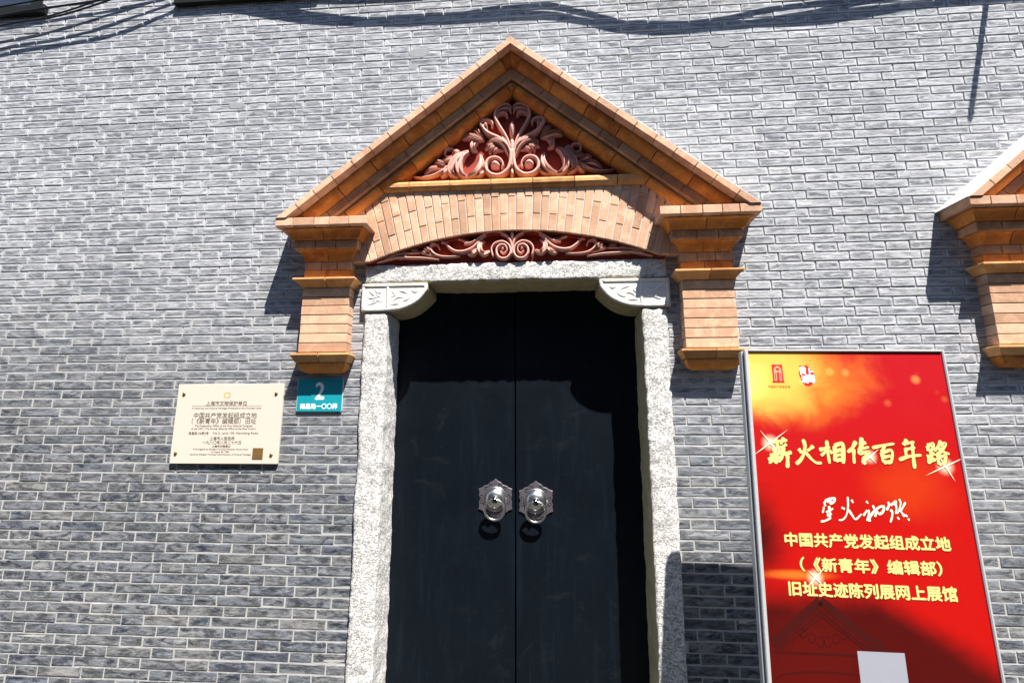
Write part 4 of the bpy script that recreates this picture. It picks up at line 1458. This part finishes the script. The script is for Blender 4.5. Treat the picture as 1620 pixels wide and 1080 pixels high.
bl = [(.207, .066), (.214, .063), (.222, .067), (.229, .063), (.237, .062), (.240, .067), (.247, .076), (.256, .090), (.262, .105), (.263, .116), (.258, .130), (.248, .142), (.236, .147), (.224, .144), (.215, .133), (.209, .118), (.204, .100), (.203, .090), (.209, .087), (.210, .076)]
bo = flat(bl, MAT['logo'], pr, -.0034, 'seal_logo')
for ch, a, b, t in (('黄', .207, .231, .084), ('浦', .211, .238, .118), ('上', .232, .258, .090), ('海', .234, .262, .118)):
    text_on('seal_lettering', ch, MAT['print_white'], bo, fneg(-.0031), a, b, -t, .030, .0012)

# star glints printed over the title
for (cu, cv, R_, rot) in ((.072, .368, .085, .15), (.430, .4135, .046, .1), (.692, .443, .085, .35), (.190, .838, .05, .0)):
    parts = []
    for k in range(4):
        an = pi / 4 + k * pi / 2 + rot
        r2 = R_ * (1.0 if k % 2 else .72)
        e = Vector((cos(an), sin(an))); n_ = Vector((-e.y, e.x)) * .0034
        parts.append(([PA(cu + n_.x, cv + n_.y, -.0024 + k * .00002), PA(cu + e.x * r2, cv + e.y * r2, -.0024 + k * .00002), PA(cu - n_.x, cv - n_.y, -.0024 + k * .00002)], [(0, 1, 2)]))
    parts.append(([PA(cu + .0065 * cos(2 * pi * i / 14), cv + .0065 * sin(2 * pi * i / 14), -.0022) for i in range(14)], [tuple(range(14))]))
    mesh_obj('star_glint', *merge(parts), MAT['cream_text'], pr, recalc=False)
flat([(.3037, 1.062), (.4567, 1.062), (.4567, 1.212), (.3037, 1.212)], MAT['card'], pr, -.0033, 'blank_square')

# ================================================================== cables, bracket, window sills
def cable(pts, r, label):
    P = catmull(pts, 10)
    b = min(P, key=lambda q: q.z)
    e = empty('overhead_cable', tuple(b), label, 'cable', 'cables strung along the wall')
    mesh_obj('cable_sheath', *tube(P, r, 8), MAT['cable'], e, True)


def lit(x, z, a): return (x + .69 * a, -a, z + 2.42 * a)


A1 = .072
cable([(-4.4, -.075, 3.86), (-3.6, -.085, 4.01), (-3.10, -.088, 4.114), (-2.50, -.085, 4.178), (-2.15, -.075, 4.27), (-1.75, -.07, 4.47)], .0065, 'black cable across the top left corner, uppermost of those in view')
cable([(-4.4, -.055, 3.86), (-3.6, -.055, 3.99), (-3.11, -.055, 4.080), (-2.80, -.055, 4.115), (-2.45, -.06, 4.21), (-2.1, -.065, 4.34), (-1.75, -.07, 4.47)], .0055, 'black cable across the top left corner, just below the uppermost')
cable([(-4.4, -.05, 4.08), lit(-3.25, 4.075, .055), lit(-2.85, 4.13, .055), lit(-2.5, 4.17, .06), (-1.9, -.06, 4.42)], .005, 'thin black cable beside the top left window')
cable([(-4.4, -.04, 3.93), lit(-3.235, 3.988, .04), lit(-2.9, 4.04, .04), lit(-2.55, 4.13, .045), (-2.2, -.06, 4.36), (-1.8, -.07, 4.50)], .005, 'thin black cable across the top left corner, lowest and nearest the wall')
cable([lit(-1.95, 4.16, .08), lit(-1.67, 4.105, .085), lit(-1.26, 4.012, .09), lit(-.79, 3.957, .095), lit(-.41, 3.945, .10), lit(.18, 3.935, .105), lit(.714, 3.818, .11), lit(1.2, 3.802, .11), lit(1.816, 3.845, .11), lit(2.76, 3.90, .11), lit(3.6, 3.95, .11)], .0095, 'thick black cable along the top of the wall')
cable([lit(-1.95, 4.20, .08), lit(-1.4, 4.09, .085), lit(-.9, 3.99, .09), lit(-.45, 3.975, .095), lit(-.1, 4.005, .10), lit(.18, 4.008, .10), lit(.40, 3.95, .105), lit(.70, 3.845, .11), lit(1.1, 3.84, .11), lit(1.45, 3.895, .11), lit(1.85, 3.925, .11), lit(2.76, 3.98, .11)], .0085, 'black cable looping above the door pediment')
cable([lit(-1.95, 4.28, .07), lit(-1.2, 4.14, .08), lit(-.6, 4.12, .09), lit(0, 4.16, .09)], .009, 'thin black cable above the second window sill')
cable([lit(-1.6, 4.12, .085), lit(-1.0, 4.00, .09), lit(-.3, 3.985, .10), lit(.2, 3.955, .105), lit(.62, 3.815, .11), lit(1.0, 3.79, .11), lit(1.5, 3.835, .11), lit(2.2, 3.93, .11), lit(3.6, 3.99, .11)], .0075, 'black cable twisting below the thick one above the pediment')
cable([lit(.6, 3.86, .11), lit(1.2, 3.82, .11), lit(1.7, 3.80, .11), lit(2.2, 3.86, .11), lit(2.76, 3.875, .11), lit(3.6, 3.9, .11)], .0085, 'black cable slung along the top right of the wall')

tipx, tipz, LN = 2.363, 3.155, .40
rx, rz = tipx + .69 * LN, tipz + 2.42 * LN
br = empty('wall_bracket', (rx, 0, rz), 'dark iron rod standing out of the wall at top right', 'bracket')
mesh_obj('rod', *tube([(rx, .01, rz), (rx, -.2, rz), (rx, -LN + .01, rz), (rx, -LN, rz)], .0145, 10, [1, 1, 1, .7]), MAT['iron'], br, True)
mesh_obj('wall_plate', *box_vf(rx - .04, rx + .04, -.012, .004, rz - .06, rz + .06), MAT['iron'], br, False, .002)

for x0, x1, lab in ((-3.90, -2.945, 'dark window sill in the top left corner'), (-2.085, -1.17, 'dark window sill at the top edge, above the cream plaque')):
    w = empty('window', ((x0 + x1) / 2, 0, 4.168), lab, 'window', 'upper windows on the wall')
    mesh_obj('sill', *box_vf(x0, x1, -.034, .004, 4.172, 4.235), MAT['timber'], w, False, .003)
    xs0, xs1 = x0 + .05, x1 - .05
    v, f = merge([box_vf(xs0, xs0 + .06, -.022, .003, 4.237, 5.30), box_vf(xs1 - .06, xs1, -.022, .003, 4.237, 5.30), box_vf(xs0 + .061, xs1 - .061, -.022, .003, 5.24, 5.30), box_vf((xs0 + xs1) / 2 - .03, (xs0 + xs1) / 2 + .03, -.022, .003, 4.237, 5.239)])
    mesh_obj('frame', v, f, MAT['timber'], w)
    mid = (xs0 + xs1) / 2
    for a, b in ((xs0 + .062, mid - .032), (mid + .032, xs1 - .062)):
        mesh_obj('pane', *box_vf(a, b, -.010, -.004, 4.24, 5.238), MAT['glass'], w)
